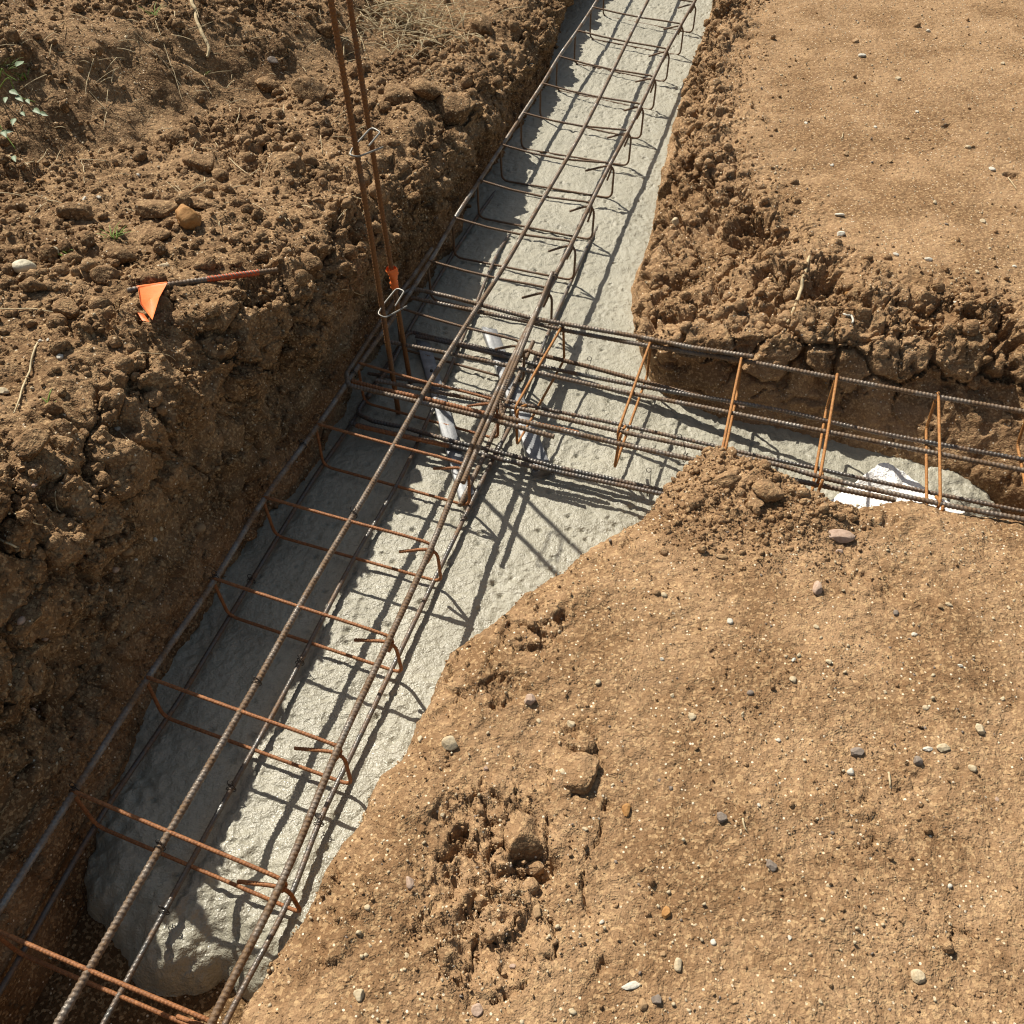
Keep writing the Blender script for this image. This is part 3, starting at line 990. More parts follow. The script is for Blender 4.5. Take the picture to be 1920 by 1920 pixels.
# stirrups of the side cage: where they cross the back bar and the front bar
for (ub, uf) in [(1053, 968), (1218, 1160), (1390, 1353), (1568, 1537), (1757, 1761), (1930, 1980), (2120, 2210)]:
    a = on(T1, ub) + [0, 0, 0.010]
    b = on(T3, uf) + [0, 0, 0.010]
    x_ = (b - a) / np.linalg.norm(b - a)
    dn = np.array([0, 0, -1.0])
    a = a - x_ * 0.012
    b = b + x_ * 0.016
    y_ = np.array([-x_[1], x_[0], 0])
    sway = y_ * random.uniform(0.002, 0.018)
    path = [a + x_ * 0.06 + dn * 0.05, a + x_ * 0.006, b, b + dn * 0.120 + sway, a + dn * 0.120 + sway, a + y_ * 0.008, a + x_ * 0.085 + dn * 0.03 + y_ * 0.01]
    path = [b + dn * 0.055 - x_ * 0.03, b - x_ * 0.003 + dn * 0.003, (a + b) / 2, a, a + dn * 0.120 + sway, b + dn * 0.122 + sway, b + y_ * 0.008, b - x_ * 0.075 + dn * 0.045 + y_ * 0.006]
    tube('stirrup', fillet(path, 0.017), 0.0032, M['bright_rust'], side_cage, **SRIB)

for (u, v, z, tl) in [(1037, 882, Z2B, .05), (1216, 922, Z2B, .05), (1284, 858, Z2 + .03, .05), (1100, 700, Z2B, .035), (1053, 620, Z2, .012), (1757, 746, Z2 + .11, .01), (1165, 812, Z2, .01)]:
    tie(side_cage, un(u, v, z), NT, 0.012, tl)

# ---- loose corner bars lapped over the joint; every one is its own thing


def corner_bar(label, path, r=0.0056, mat='bar', rad=0.05):
    p0 = np.mean(np.array(path), axis=0)
    root = empty('corner_bar', p0, label, 'rebar', 'bent corner bars at the cage junction')
    tube('bar', fillet(path, rad, 10), r, M[mat], root, **RIB)
    return root


zL = 0.004
corner_bar('bent corner bar hooked round the right cage bar, rusty tip over the side trench',
           [un(868, 905, zL + .012), un(985, 628, zL + .010), un(1000, 598, zL), un(1050, 606, zL), un(1200, 632, zL + .018), un(1300, 652, zL + .042), un(1413, 669, zL + .068)], mat='bar', rad=.03)
corner_bar('bent corner bar with a tan tip beside the right cage bar, running under the mound',
           [un(1036, 511, zL + .012), un(968, 680, zL + .010), un(936, 752, zL + .008), un(942, 782, zL), un(1050, 806, zL), un(1150, 830, zL), un(1330, 868, zL + .02), un(1472, 897, zL + .04), un(1680, 938, zL + .06)], mat='bar', rad=.028)
corner_bar('bent corner bar with a bare tan end below the orange tape on the post',
           [un(810, 466, .012), un(775, 517, .011), un(744, 556, .008), un(775, 541, -.004), un(850, 558, -.004), un(990, 595, -.006), un(1040, 604, -.006)], mat='bar', rad=.03)
corner_bar('bent corner bar crossing the cage, ending in a red rusty tip by an orange stirrup',
           [un(742, 560, .012), un(692, 635, .012), un(650, 700, .010), un(652, 722, .004), un(787, 754, -.004), un(900, 781, -.004), un(1039, 819, -.004)], mat='bar', rad=.022)
corner_bar('straight lapped bar flecked white, lying just behind the low crossing corner bar',
           [un(657, 714, -.004), un(720, 731, -.004), un(787, 745, -.004), un(916, 777, -.004), un(1085, 812, -.004)], mat='rust', rad=.05)
zl = Z2B + 0.002
corner_bar('black hooked corner bar near the concrete, bending round behind the first metal strip',
           [un(690, 745, zl), un(738, 675, zl), un(766, 620, zl + .002), un(800, 630, zl), un(897, 651, zl), un(959, 666, zl)], mat='dark_bar', rad=.03)
corner_bar('low hooked corner bar behind the first orange stirrup, its end rusted red',
           [un(935, 730, zl), un(985, 655, zl), un(1008, 664, zl + .004), un(1098, 686, zl + .008), un(1205, 715, zl + .02), un(1397, 766, zl + .045)], mat='far_rust', rad=.025)
corner_bar('dark ribbed corner bar curving in from the lower left cage bar onto the concrete',
           [un(742, 660, zl - .008), un(668, 775, zl - .008), un(700, 790, zl), un(756, 801, zl), un(850, 828, zl), un(912, 842, zl), un(1053, 878, zl), un(1150, 899, zl + .002), un(1290, 931, zl)], mat='dark_bar', rad=.035)
corner_bar('short low bar with a rust brown end stopping at the first metal strip',
           [un(668, 798, zl + .012), un(756, 818, zl + .012), un(841, 836, zl + .012)], mat='rust', rad=.04)
corner_bar('low lapped bar on the right cage side, its blunt end near the fallen hooks',
           [un(1000, 640, ZB + .012), un(940, 780, ZB + .012), un(905, 860, ZB + .012), un(862, 948, ZB + .012)], mat='bar', rad=.04)

# ---- tall starter bars: two leaning posts held by square wire links
ZS = -0.155
bL, bR = un(748, 779, ZS), un(770, 722, ZS)


def post_top(u, v, base):
    d = (u - 960) / F_PX * _R + (960 - v) / F_PX * _U + _F
    # the point of that sight line nearest to the plumb line over the base
    best = min(np.arange(0.6, 3.2, 0.005), key=lambda k: np.hypot(*((_C + d * k)[:2] - base[:2])))
    return _C + d * best


tL, tR = post_top(620, 0, bL), post_top(655, 0, bR)
tL = bL + (tL - bL) * 1.03
tR = bR + (tR - bR) * 1.03
col = empty('starter_column', (bL + bR) / 2, 'pair of tall rusty rebar posts tied with wire links, standing at the junction', 'rebar')
tube('post', [bL, bL * .5 + tL * .5 + NT * 0.004, tL], 0.0058, M['post_rust'], col, **RIB)
postR = tube('post', [bR, bR * .5 + tR * .5 - NT * 0.003, tR], 0.0056, M['post_rust'], col, **RIB)


def z_on(a, b, v):
    vs = np.linspace(0, 1, 400)
    P_ = a + (b - a) * vs[:, None]
    return np.interp(-v, -pr(P_)[1], P_[:, 2])


for pts, v in (([(718, 276), (672, 294), (655, 291), (660, 279), (697, 238), (713, 248), (692, 273)], 285),
               ([(763, 574), (722, 596), (708, 589), (718, 572), (744, 540), (758, 546), (741, 574)], 580)):
    zz = z_on(bL, tL, v)
    tube('wire_link', fillet([un(a, b, zz + 0.003 * k) for k, (a, b) in enumerate(pts)], 0.012), 0.0021, M['link'], col, seg=8, step=0.002)
# orange tape wound on the right post
pa, pb = None, None
f = lambda v: bR + (tR - bR) * np.interp(-v, -pr(bR + (tR - bR) * np.linspace(0, 1, 400)[:, None])[1], np.linspace(0, 1, 400))
a, b = f(540), f(502)
ax = (b - a) / np.linalg.norm(b - a)
e1 = np.cross(ax, [0, 1.0, 0])
e1 /= np.linalg.norm(e1)
e2 = np.cross(ax, e1)
V, q = [], []
nst = 60
for k in range(nst):
    fr = k / (nst - 1)
    ctr = a + (b - a) * fr
    rad = 0.0080 + 0.004 * fr + 0.0016 * (math.sin(fr * 30) > 0.2) + 0.0012 * math.sin(fr * 11)
    for s in range(14):
        th = s / 14 * 2 * PI
        rr_ = rad * (1 + 0.12 * math.sin(3 * th + 5 * fr)) + (0.006 * max(0, math.cos(th - 0.4)) * sstep(fr, .72, .95))
        V.append(ctr + rr_ * (math.cos(th) * e1 + math.sin(th) * e2))
for k in range(nst - 1):
    for s in range(14):
        s2 = (s + 1) % 14
        q.append((k * 14 + s, k * 14 + s2, (k + 1) * 14 + s2, (k + 1) * 14 + s))
tape = mesh_from('flag_tape', V, q, M['tape'], True, col)


def sheet(name, outline, thick, mat, parent=None, bend=0.0, sub=6):
    """a thin flag cut to an outline of 3-D points, slightly curled, with two faces and an edge"""
    O = np.asarray(outline, float)
    c = O.mean(0)
    nrm = np.cross(O[1] - O[0], O[2] - O[0])
    nrm /= np.linalg.norm(nrm)
    rings = []
    for k in range(sub + 1):
        f_ = k / sub
        rings.append(c + (O - c) * f_ + nrm * bend * f_ * f_)
    n = len(O)
    V, q = [], []
    for sgn in (0.5, -0.5):
        o = len(V)
        for ring in rings:
            for p in ring:
                V.append(p + nrm * thick * sgn)
        for k in range(sub):
            for s in range(n):
                s2 = (s + 1) % n
                fc = (o + k * n + s, o + k * n + s2, o + (k + 1) * n + s2, o + (k + 1) * n + s)
                q.append(fc if sgn < 0 else fc[::-1])
    half = len(V) // 2
    for s in range(n):
        s2 = (s + 1) % n
        q.append((sub * n + s, sub * n + s2, half + sub * n + s2, half + sub * n + s))
    return mesh_from(name, V, q, mat, False, parent)


zf = f(495)[2]
p0 = f(497)
sheet('flag', [un(731, 486, zf), un(718, 491, zf - .002), un(732, 499, zf - .012), p0], 0.0008, M['tape'], tape, 0.002)

# ---- galvanised strips lying on the concrete below the cage


def strip(label, quad, ztop, h=0.030):
    root_loc = un(*quad[0], ztop)
    a0, a1 = un(*quad[0], ztop), un(*quad[1], ztop)      # start: two corners
    b0, b1 = un(*quad[2], ztop), un(*quad[3], ztop)      # end: two corners
    n = 40
    V, q = [], []
    prof = [(0, -h), (0, -0.002), (0.03, 0), (0.45, -0.0015), (0.55, -0.0015), (0.97, 0), (1, -0.002), (1, -h)]
    for k in range(n + 1):
        f_ = k / n
        l, r = a0 * (1 - f_) + b0 * f_, a1 * (1 - f_) + b1 * f_
        for x, zz in prof:
            p = l + (r - l) * x
            p = p + [0, 0, zz + 0.0012 * math.sin(f_ * 17 + x * 4)]
            V.append(p)
    m_ = len(prof)
    for k in range(n):
        for s in range(m_):
            s2 = (s + 1) % m_
            q.append((k * m_ + s, k * m_ + s2, (k + 1) * m_ + s2, (k + 1) * m_ + s))
    q.append((0, 7, 6, 1)); q.append((1, 6, 5, 2)); q.append((2, 5, 4, 3))
    o = n * m_
    q.append((o, o + 1, o + 6, o + 7)); q.append((o + 1, o + 2, o + 5, o + 6)); q.append((o + 2, o + 3, o + 4, o + 5))
    root = empty('metal_strip', root_loc, label, 'metal strip')
    mesh_from('strip_body', V, q, M['zinc'], False, root)
    # a hole with a dark fixing screw in it
    hp = (a0 + a1) / 2 * 0.78 + (b0 + b1) / 2 * 0.22
    ring = []
    Vs, Qs = tube_arrays([hp + [0, 0, -0.004], hp + [0, 0, 0.0015], hp + [0, 0, 0.0022]], 0.0042, seg=12, step=0.001)
    mesh_from('screw', Vs, Qs, M['wire'], True, root)
    return root


strip('long grey galvanised metal strip on the shaded concrete beneath the cage, left of its twin', [(780, 637), (806, 641), (862, 935), (890, 925)], -0.127, 0.04)
strip('galvanised metal strip on the sunlit concrete, mostly hidden below the crossing bars', [(903, 612), (932, 617), (1000, 885), (1034, 876)], -0.127, 0.04)

# ---- broken white polystyrene piece in the side trench
outl = [(1535, 955), (1600, 906), (1630, 884), (1648, 869), (1662, 867), (1673, 871), (1700, 890), (1745, 922), (1778, 942), (1810, 956), (1806, 966), (1720, 985), (1600, 985)]
O = np.array([un(u, v, -0.116 + 0.03 * (u > 1610) * (u < 1700) * (v < 900)) for u, v in outl])
dense = []
for a_, b_ in zip(O, np.roll(O, -1, axis=0)):
    for q_ in np.linspace(0, 1, 9, endpoint=False):
        dense.append(a_ * (1 - q_) + b_ * q_)
O = np.array(dense)
O[:, :2] += 0.0035 * np.stack([fbm(O, 0.02, 3, 5), fbm(O, 0.02, 3, 6)], 1)
n = len(O)
c = O.mean(0)
V, q = [], []
R_ = 26
for k in range(R_ + 1):
    V += list(c + (O - c) * (k / R_))
top_n = len(V)
V = np.array(V)
V[:, 2] += 0.004 * fbm(V, 0.03, 3, 8) + 0.0025 * fbm(V, 0.010, 2, 9)
f1, _, _ = worley(V, 0.007, 10)
V[:, 2] += 0.003 * (0.6 - f1)
for k in range(R_):
    for s in range(n):
        s2 = (s + 1) % n
        q.append((k * n + s2, k * n + s, (k + 1) * n + s, (k + 1) * n + s2))
last = V[R_ * n:(R_ + 1) * n]
lev = [last]
for k in range(1, 6):
    r_ = last.copy()
    r_[:, 2] -= 0.009 * k
    r_[:, :2] += 0.0015 * np.stack([fbm(r_, 0.012, 2, 15), fbm(r_, 0.012, 2, 16)], 1)
    lev.append(r_)
    V = np.vstack([V, r_])
for k in range(5):
    o1 = R_ * n if k == 0 else top_n + (k - 1) * n
    o2 = top_n + k * n
    for s in range(n):
        s2 = (s + 1) % n
        q.append((o1 + s2, o1 + s, o2 + s, o2 + s2))
foam = mesh_from('foam_piece', V, q, M['foam'], True)
tag(foam, 'broken white polystyrene piece lying on the concrete in the side trench', 'foam piece')

# ------------------------------------------------------------------ loose things on the soil
BANKS = (west, nor, near)


def surf_at(u, v, banks=BANKS):
    """the soil surface seen at a surveyed point: position and normal"""
    best = None
    for b in banks:
        m = b.ok & (np.abs(b.u - u) < 9) & (np.abs(b.v - v) < 9)
        idx = np.nonzero(m)[0]
        if len(idx) == 0:
            continue
        near_ = idx[np.hypot(b.u[idx] - u, b.v[idx] - v) < 9]
        if len(near_) == 0:
            continue
        wmin = b.w[near_].min()
        cand = near_[b.w[near_] < wmin + 0.06]
        i = cand[np.argmin(np.hypot(b.u[cand] - u, b.v[cand] - v))]
        if best is None or b.w[i] < best[2]:
            best = (b.P[i], b.N[i], b.w[i])
    return best


def ico(sub):
    import bmesh
    bm = bmesh.new()
    bmesh.ops.create_icosphere(bm, subdivisions=sub, radius=1.0)
    bm.verts.ensure_lookup_table()
    V = np.array([v.co[:] for v in bm.verts])
    Fc = np.array([[v.index for v in f_.verts] for f_ in bm.faces])
    bm.free()
    return V, Fc


ICO1, ICO2, ICO3, ICO4 = ico(1), ico(2), ico(3), ico(4)


def rock_verts(size, seed, angular=0.5, base=ICO3, rough=0.12):
    V, Fc = base
    rs = np.random.default_rng(seed)
    W = V.copy()
    for _ in range(int(3 + 10 * angular)):        # knocked-off flats
        n_ = rs.normal(size=3)
        n_ /= np.linalg.norm(n_)
        cut = rs.uniform(0.55, 0.9)
        d_ = W @ n_ - cut
        W = W - np.clip(d_, 0, None)[:, None] * n_ * (0.6 + 0.4 * angular)
    off = rs.uniform(0, 50, 3)
    W = W * (1 + rough * fbm(V + off, 0.9, 3, seed % 97))[:, None]
    return W * np.asarray(size), Fc


def place(name, V, Fc, mat, at, nrm, rz, sink, label, cat, group=None, smooth=True):
    n_ = np.asarray(nrm) * 0.6 + np.array([0, 0, 0.4])
    n_ /= np.linalg.norm(n_)
    x_ = np.array([math.cos(rz), math.sin(rz), 0])
    x_ = x_ - n_ * (x_ @ n_)
    x_ /= np.linalg.norm(x_)
    y_ = np.cross(n_, x_)
    W = V[:, :1] * x_ + V[:, 1:2] * y_ + V[:, 2:] * n_
    zr = V[:, 2].max()
    o = mesh_from(name, W, Fc, mat, smooth)
    o.location = Vector(np.asarray(at) + n_ * zr * (1 - 2 * sink))
    return tag(o, label, cat, group)


# pebbles one can pick out: (u, v, length px, width px, kind, own label)
peb = [
    (1574, 1006, 56, 26, 'pink', 'long pale flint stone standing out of the crumbly mound edge'),
    (1532, 1106, 20, 30, 'pink', 'whitish pink stone on the near bank, below the long flint'),
    (845, 1395, 34, 26, 'cream', 'broad cream stone in the slope above the wet concrete edge'),
    (995, 1316, 26, 24, 'pink', 'pinkish grey stone just right of the forked soil crack'),
    (1837, 1370, 20, 22, 'cream', 'square pale yellow stone near the right edge of the near bank'),
    (1607, 1412, 30, 18, 'grey', 'wedge shaped grey brown stone lit on its top edge'),
    (1770, 1406, 28, 17, 'cream', 'flat pale yellow stone beside a smaller white one'),
    (1741, 1406, 19, 12, 'white', 'small white stone touching the flat pale yellow stone'),
    (1720, 1427, 20, 20, 'grey', 'dark brown angular stone below the small white stone'),
    (1174, 1520, 18, 28, 'orange', 'pointed tan orange stone beside a little soil hollow'),
    (1353, 1535, 24, 20, 'grey', 'dark grey stone with a straw leaning on it'),
    (1444, 1623, 24, 22, 'grey', 'grey stone with one sunlit white face in the middle of the near bank'),
    (1248, 1712, 20, 24, 'orange', 'glossy orange brown pebble on the near bank'),
    (1269, 1811, 20, 24, 'cream', 'oval cream pebble near the bottom edge of the near bank'),
    (1722, 1834, 28, 24, 'cream', 'rounded cream pebble alone at the lower right of the near bank'),
    (1233, 1873, 22, 19, 'grey', 'brown grey stone, the right one of a touching pair'),
    (1207, 1884, 19, 20, 'tan', 'dull tan stone, the left one of a touching pair'),
    (1007, 1710, 19, 28, 'tan', 'tall tan stone left of a long soil crack'),
    (674, 1864, 24, 22, 'cream', 'knobbly cream stone near the bottom left of the near bank'),
    (895, 1895, 26, 22, 'pink', 'flat pinkish brown stone at the bottom edge of the near bank'),
    (770, 1657, 17, 24, 'pink', 'pink pebble half buried near the trench edge'),
    (1055, 1449, 14, 24, 'cream', 'upright cream stone beside a round sunken clod'),
    (1072, 1358, 17, 16, 'cream', 'cream stone at the top of a dark soil hollow'),
    (1351, 1043, 27, 12, 'tan', 'long tan stone at the foot of the mound'),
    (1266, 418, 19, 17, 'cream', 'yellowish lump on the broken corner of the north bank'),
    (1575, 403, 20, 8, 'white', 'long flat white stone on the rim of the north bank'),
    (1577, 441, 17, 12, 'white', 'white stone below the long flat one on the rim'),
    (1740, 488, 16, 12, 'white', 'whitish pebble above the cut clay wall'),
    (1616, 106, 16, 10, 'white', 'pale oval pebble far up on the north bank'),
    (1594, 550, 19, 15, 'orange', 'orange brown stone set in the hollow of the clay wall'),
    (512, 116, 24, 16, 'grey', 'grey stone below the steep face of the west bank'),
    (453, 262, 26, 20, 'tan', 'rounded tan stone among the loose clods, left of its larger twin'),
    (541, 275, 30, 17, 'tan', 'larger rounded tan stone just above the flat clod slab'),
    (78, 344, 20, 19, 'orange', 'orange stone below the leafy sprig'),
    (309, 497, 20, 9, 'cream', 'flat pale chip above the painted steel pin'),
    (115, 669, 13, 14, 'white', 'white pebble on the west bank left of the pin'),
    (3, 738, 22, 22, 'cream', 'pale yellow stone cut by the left edge of the photo'),
]
KINDNAME = {'cream': 'cream', 'white': 'white', 'tan': 'tan', 'orange': 'orange', 'grey': 'grey', 'pink': 'pinkish'}
more_peb = [(1245, 1116, 13, 'cream'), (1368, 1166, 15, 'white'), (1574, 1037, 14, 'pink'), (1680, 1152, 14, 'grey'), (1712, 1189, 13, 'white'),
            (1760, 1137, 14, 'tan'), (1778, 1135, 15, 'cream'), (1487, 1277, 17, 'cream'), (1407, 1300, 14, 'grey'), (1297, 1343, 18, 'cream'),
            (1822, 1441, 18, 'cream'), (1595, 1447, 16, 'white'), (1870, 1500, 12, 'pink'), (1737, 1329, 13, 'cream'), (1530, 1175, 11, 'cream'),
            (1489, 1237, 11, 'white'), (1553, 1243, 14, 'cream'), (1260, 1304, 11, 'cream'), (1418, 1022, 12, 'tan'), (1641, 1056, 13, 'tan'),
            (1339, 1770, 13, 'white'), (1240, 1789, 15, 'tan'), (1554, 1661, 11, 'cream'), (1424, 1512, 8, 'white'), (787, 1387, 17, 'cream'),
            (760, 1793, 15, 'cream'), (1072, 1899, 17, 'cream'), (830, 1530, 11, 'cream'), (1097, 1557, 13, 'cream'), (1685, 149, 13, 'cream'),
            (1512, 231, 10, 'white'), (1561, 310, 10, 'white'), (1814, 278, 12, 'cream'), (1860, 319, 15, 'white'), (1752, 381, 13, 'cream'),
            (1842, 416, 15, 'cream'), (1679, 479, 12, 'white'), (1668, 304, 11, 'tan'), (1603, 78, 14, 'tan'), (1585, 290, 12, 'tan'),
            (1641, 238, 9, 'white'), (1790, 568, 12, 'white'), (159, 373, 12, 'white'), (188, 369, 12, 'white'), (259, 328, 11, 'white'),
            (106, 153, 17, 'tan'), (219, 802, 14, 'white'), (78, 639, 9, 'white'), (91, 638, 10, 'white'), (668, 223, 14, 'cream'), (601, 310, 13, 'tan'),
            (996, 122, 9, 'white'), (1120, 1440, 12, 'tan'), (1010, 1352, 11, 'cream'), (690, 1700, 13, 'cream'), (1130, 1730, 12, 'white'),
            (1460, 1390, 10, 'white'), (1660, 1300, 10, 'cream'), (1800, 1250, 11, 'white'), (1880, 1310, 13, 'cream'), (1890, 1140, 12, 'cream'),
            (1850, 1580, 13, 'tan'), (1560, 1560, 11, 'grey'), (1480, 1760, 10, 'white'), (1620, 1700, 9, 'cream'), (1780, 1660, 12, 'white'),
            (1870, 1760, 11, 'cream'), (1390, 1860, 11, 'tan'), (1540, 1880, 12, 'cream'), (960, 1810, 14, 'pink'), (820, 1830, 12, 'tan'),
            (1010, 1470, 12, 'tan'), (910, 1440, 12, 'pink'), (1180, 1200, 11, 'tan'), (1120, 1280, 12, 'cream'), (1240, 1235, 9, 'white'),
            (1470, 160, 11, 'tan'), (1740, 60, 10, 'white'), (1880, 120, 11, 'cream'), (1720, 210, 9, 'white'), (1900, 500, 11, 'white'), (1830, 510, 10, 'cream')]
wall_peb = [(292, 1012, 10, 'white'), (375, 989, 26, 'tan'), (302, 991, 12, 'cream'), (255, 1052, 8, 'white'), (242, 1035, 24, 'tan'), (177, 1127, 26, 'tan'),
            (206, 1108, 10, 'white'), (36, 1160, 20, 'pink'), (83, 1199, 15, 'pink'), (21, 1184, 17, 'orange'), (292, 1168, 13, 'tan'), (219, 1069, 17, 'pink'),
            (52, 1015, 13, 'orange'), (65, 913, 13, 'pink'), (148, 914, 11, 'cream'), (66, 1495, 26, 'grey'), (330, 930, 11, 'cream'), (410, 880, 12, 'tan'),
            (120, 1250, 12, 'tan'), (60, 1330, 12, 'pink'), (150, 1340, 10, 'tan'), (470, 800, 10, 'cream'), (560, 740, 10, 'tan'), (30, 1420, 14, 'tan')]
sd_ = 0
for (u, v, a_, b_, kind, lab) in peb:
    s_ = surf_at(u, v)
    if s_ is None:
        continue
    sd_ += 1
    k = s_[2] / F_PX
    size = (a_ * k / 2, b_ * k / 2 * 1.1, min(a_, b_) * k / 2 * 0.75)
    V, Fc = rock_verts(size, 400 + sd_, 0.3 if ('oval' in lab or 'round' in lab) else 1.0, ICO4, 0.07)
    place('stone', V, Fc, M[kind], s_[0], s_[1], random.uniform(-0.3, 0.3), 0.26, lab, 'stone', smooth=('oval' in lab or 'round' in lab))
for (u, v, a_, kind) in more_peb:
    s_ = surf_at(u, v)
    if s_ is None:
        continue
    sd_ += 1
    k = s_[2] / F_PX
    asp = random.uniform(0.6, 0.95)
    V, Fc = rock_verts((a_ * k / 2, a_ * asp * k / 2, a_ * asp * k / 2 * 0.75), 700 + sd_, random.choice((0.3, 1.0, 1.0)), ICO3)
    bank = 'west bank' if s_[0][0] < -0.2 and u < 1000 and v < 1000 else ('north bank' if v < 600 else 'near bank')
    place('pebble', V, Fc, M[kind], s_[0], s_[1], random.uniform(0, 6), 0.3,
          'small %s pebble lying on the bare soil of the %s' % (KINDNAME[kind], bank), 'pebble', '%s pebbles on the %s' % (KINDNAME[kind], bank))

for (u, v, a_, kind) in wall_peb:
    s_ = surf_at(u, v)
    if s_ is None:
        continue
    sd_ += 1
    k = s_[2] / F_PX
    V, Fc = rock_verts((a_ * k / 2, a_ * 0.8 * k / 2, a_ * k / 2 * 0.7), 1300 + sd_, random.choice((0.2, 0.6)), ICO2)
    place('pebble', V, Fc, M[kind], s_[0], s_[1], random.uniform(0, 6), 0.5,
          '%s pebble set in the shaded west wall of the trench' % KINDNAME[kind], 'pebble', '%s pebbles in the shaded trench wall' % KINDNAME[kind])

# snail shells: a rounded whorl with a spiral groove
def shell(u, v, px, rz, lab):
    s_ = surf_at(u, v)
    k = px * s_[2] / F_PX
    V, Fc = ICO4
    W = V.copy()
    r_ = np.hypot(W[:, 0], W[:, 1])
    th = np.arctan2(W[:, 1], W[:, 0])
    groove = np.cos(th + 9.0 * np.sqrt(r_)) * sstep(W[:, 2], 0.0, 0.4)
    W = W * (1 + 0.05 * groove)[:, None]
    W[:, 0] += 0.22 * np.clip(W[:, 0], 0, 1) ** 2
    W = W * np.array([0.47, 0.40, 0.33]) * k
    return place('snail_shell', W, Fc, M['shell'], s_[0], s_[1], rz, 0.06, lab, 'shell')


shell(45, 511, 40, 0.3, 'cream snail shell on the crumbly west bank, the larger of two')
shell(95, 480, 29, 1.2, 'smaller snail shell up and right of the larger one')

# clods: loose lumps of earth, each a thing
clods = [
    (288, 403, 95, 50, 'left', 'flat topped slab of earth next to the orange lump on the west bank', 0.85),
    (356, 417, 50, 46, 'orange', 'orange lump of clay leaning against the flat slab', 0.5),
    (378, 388, 78, 28, 'left', 'thin dark slab of earth behind the orange lump', 0.9),
    (540, 312, 82, 42, 'left', 'pale flat clod casting a deep shadow, left of the tall posts', 0.85),
    (577, 190, 66, 60, 'left', 'tilted block of earth left of the tall posts, near the top', 0.8),
    (294, 450, 58, 34, 'left', 'rounded clod in front of the flat topped slab', 0.5),
    (377, 314, 66, 38, 'left', 'crumbly clod in the middle of the loose heap', 0.4),
    (335, 262, 40, 30, 'left', 'clod with a pale face above the crumbly heap', 0.5),
    (140, 405, 70, 44, 'left', 'wide brown clod to the left of the grass tuft', 0.4),
    (226, 486, 62, 38, 'left', 'ochre clod below the grass tuft', 0.5),
    (200, 528, 52, 42, 'left', 'angular clod up and left of the orange flag', 0.7),
    (62, 540, 44, 34, 'left', 'round clod just below the larger snail shell', 0.4),
    (125, 586, 50, 44, 'left', 'stone like clod at the left, below a curved straw', 0.6),
    (219, 762, 52, 58, 'left', 'split clod with a steep shaded face on the bank edge', 0.8),
    (62, 842, 74, 58, 'left', 'large knobbly clod on the shaded west bank edge', 0.5),
    (117, 838, 54, 38, 'left', 'knobbly clod right beside the large one', 0.5),
    (172, 882, 72, 40, 'left', 'overhanging clod above the dark hole in the bank', 0.7),
    (500, 165, 46, 30, 'left', 'small clod just above the pale flat clod', 0.5),
    (745, 185, 70, 44, 'left', 'shaded lumpy clod right of the tall posts', 0.5),
    (800, 180, 60, 50, 'left', 'clod with pebbly face on the bank above the wall', 0.5),
    (850, 210, 74, 60, 'left', 'greyish clod bulging over the trench wall', 0.4),
    (620, 60, 50, 30, 'left', 'clod behind the top of the left post', 0.5),
    (905, 60, 50, 40, 'left', 'lump below the dry grass at the top of the bank', 0.5),
    (580, 500, 44, 40, 'left', 'clod hanging at the rim beside the posts', 0.6),
    (978, 1568, 104, 92, 'right', 'loose square block of tan earth lifted over a hollow', 0.95),
    (1360, 905, 50, 34, 'right', 'rough clod on the tip of the near mound', 0.5),
    (1440, 925, 60, 40, 'right', 'grey brown clod on the mound behind the orange stirrup', 0.5),
    (1415, 950, 34, 26, 'right', 'round lump below the grey brown clod', 0.4),
    (1000, 1630, 34, 26, 'right', 'small lump inside the hollow under the square block', 0.5),
    (905, 1700, 44, 36, 'right', 'clod in the broken patch near the trench edge', 0.6),
    (1085, 1440, 90, 70, 'right', 'round sunken clod outlined by a crack', 0.3),
]
for k_, (u, v, a_, b_, mk_, lab, ang) in enumerate(clods):
    s_ = surf_at(u, v)
    if s_ is None:
        continue
    k = s_[2] / F_PX
    hgt = min(a_, b_) * k / 2 * (0.75 if ang > 0.8 else 0.9)
    V, Fc = rock_verts((a_ * k / 1.9, b_ * k / 1.9 * 1.15, hgt), 900 + k_, ang + 0.3, ICO4, 0.10)
    nn = V / np.maximum(np.linalg.norm(V, axis=1, keepdims=True), 1e-9)
    f1, _, rid = worley(V + k_ * 3.1, 0.016, 55)
    V = V + nn * (0.004 * (0.6 - f1) * (0.4 + rid) + 0.004 * fbm(V + k_, 0.03, 3, 56) + 0.0018 * fbm(V + k_, 0.008, 2, 57))[:, None]
    mat = M['soil_left'] if mk_ == 'left' else (M['soil_right'] if mk_ == 'right' else M['orange'])
    sink = 0.90 if 'sunken' in lab else (0.20 if ang > 0.6 else 0.28)
    if 'square block' in lab:
        sink = 0.45
    place('soil_clod', V, Fc, mat, s_[0], s_[1], random.uniform(-0.35, 0.35), sink, lab, 'soil clod')

# crumbs and gravel: nobody could count them


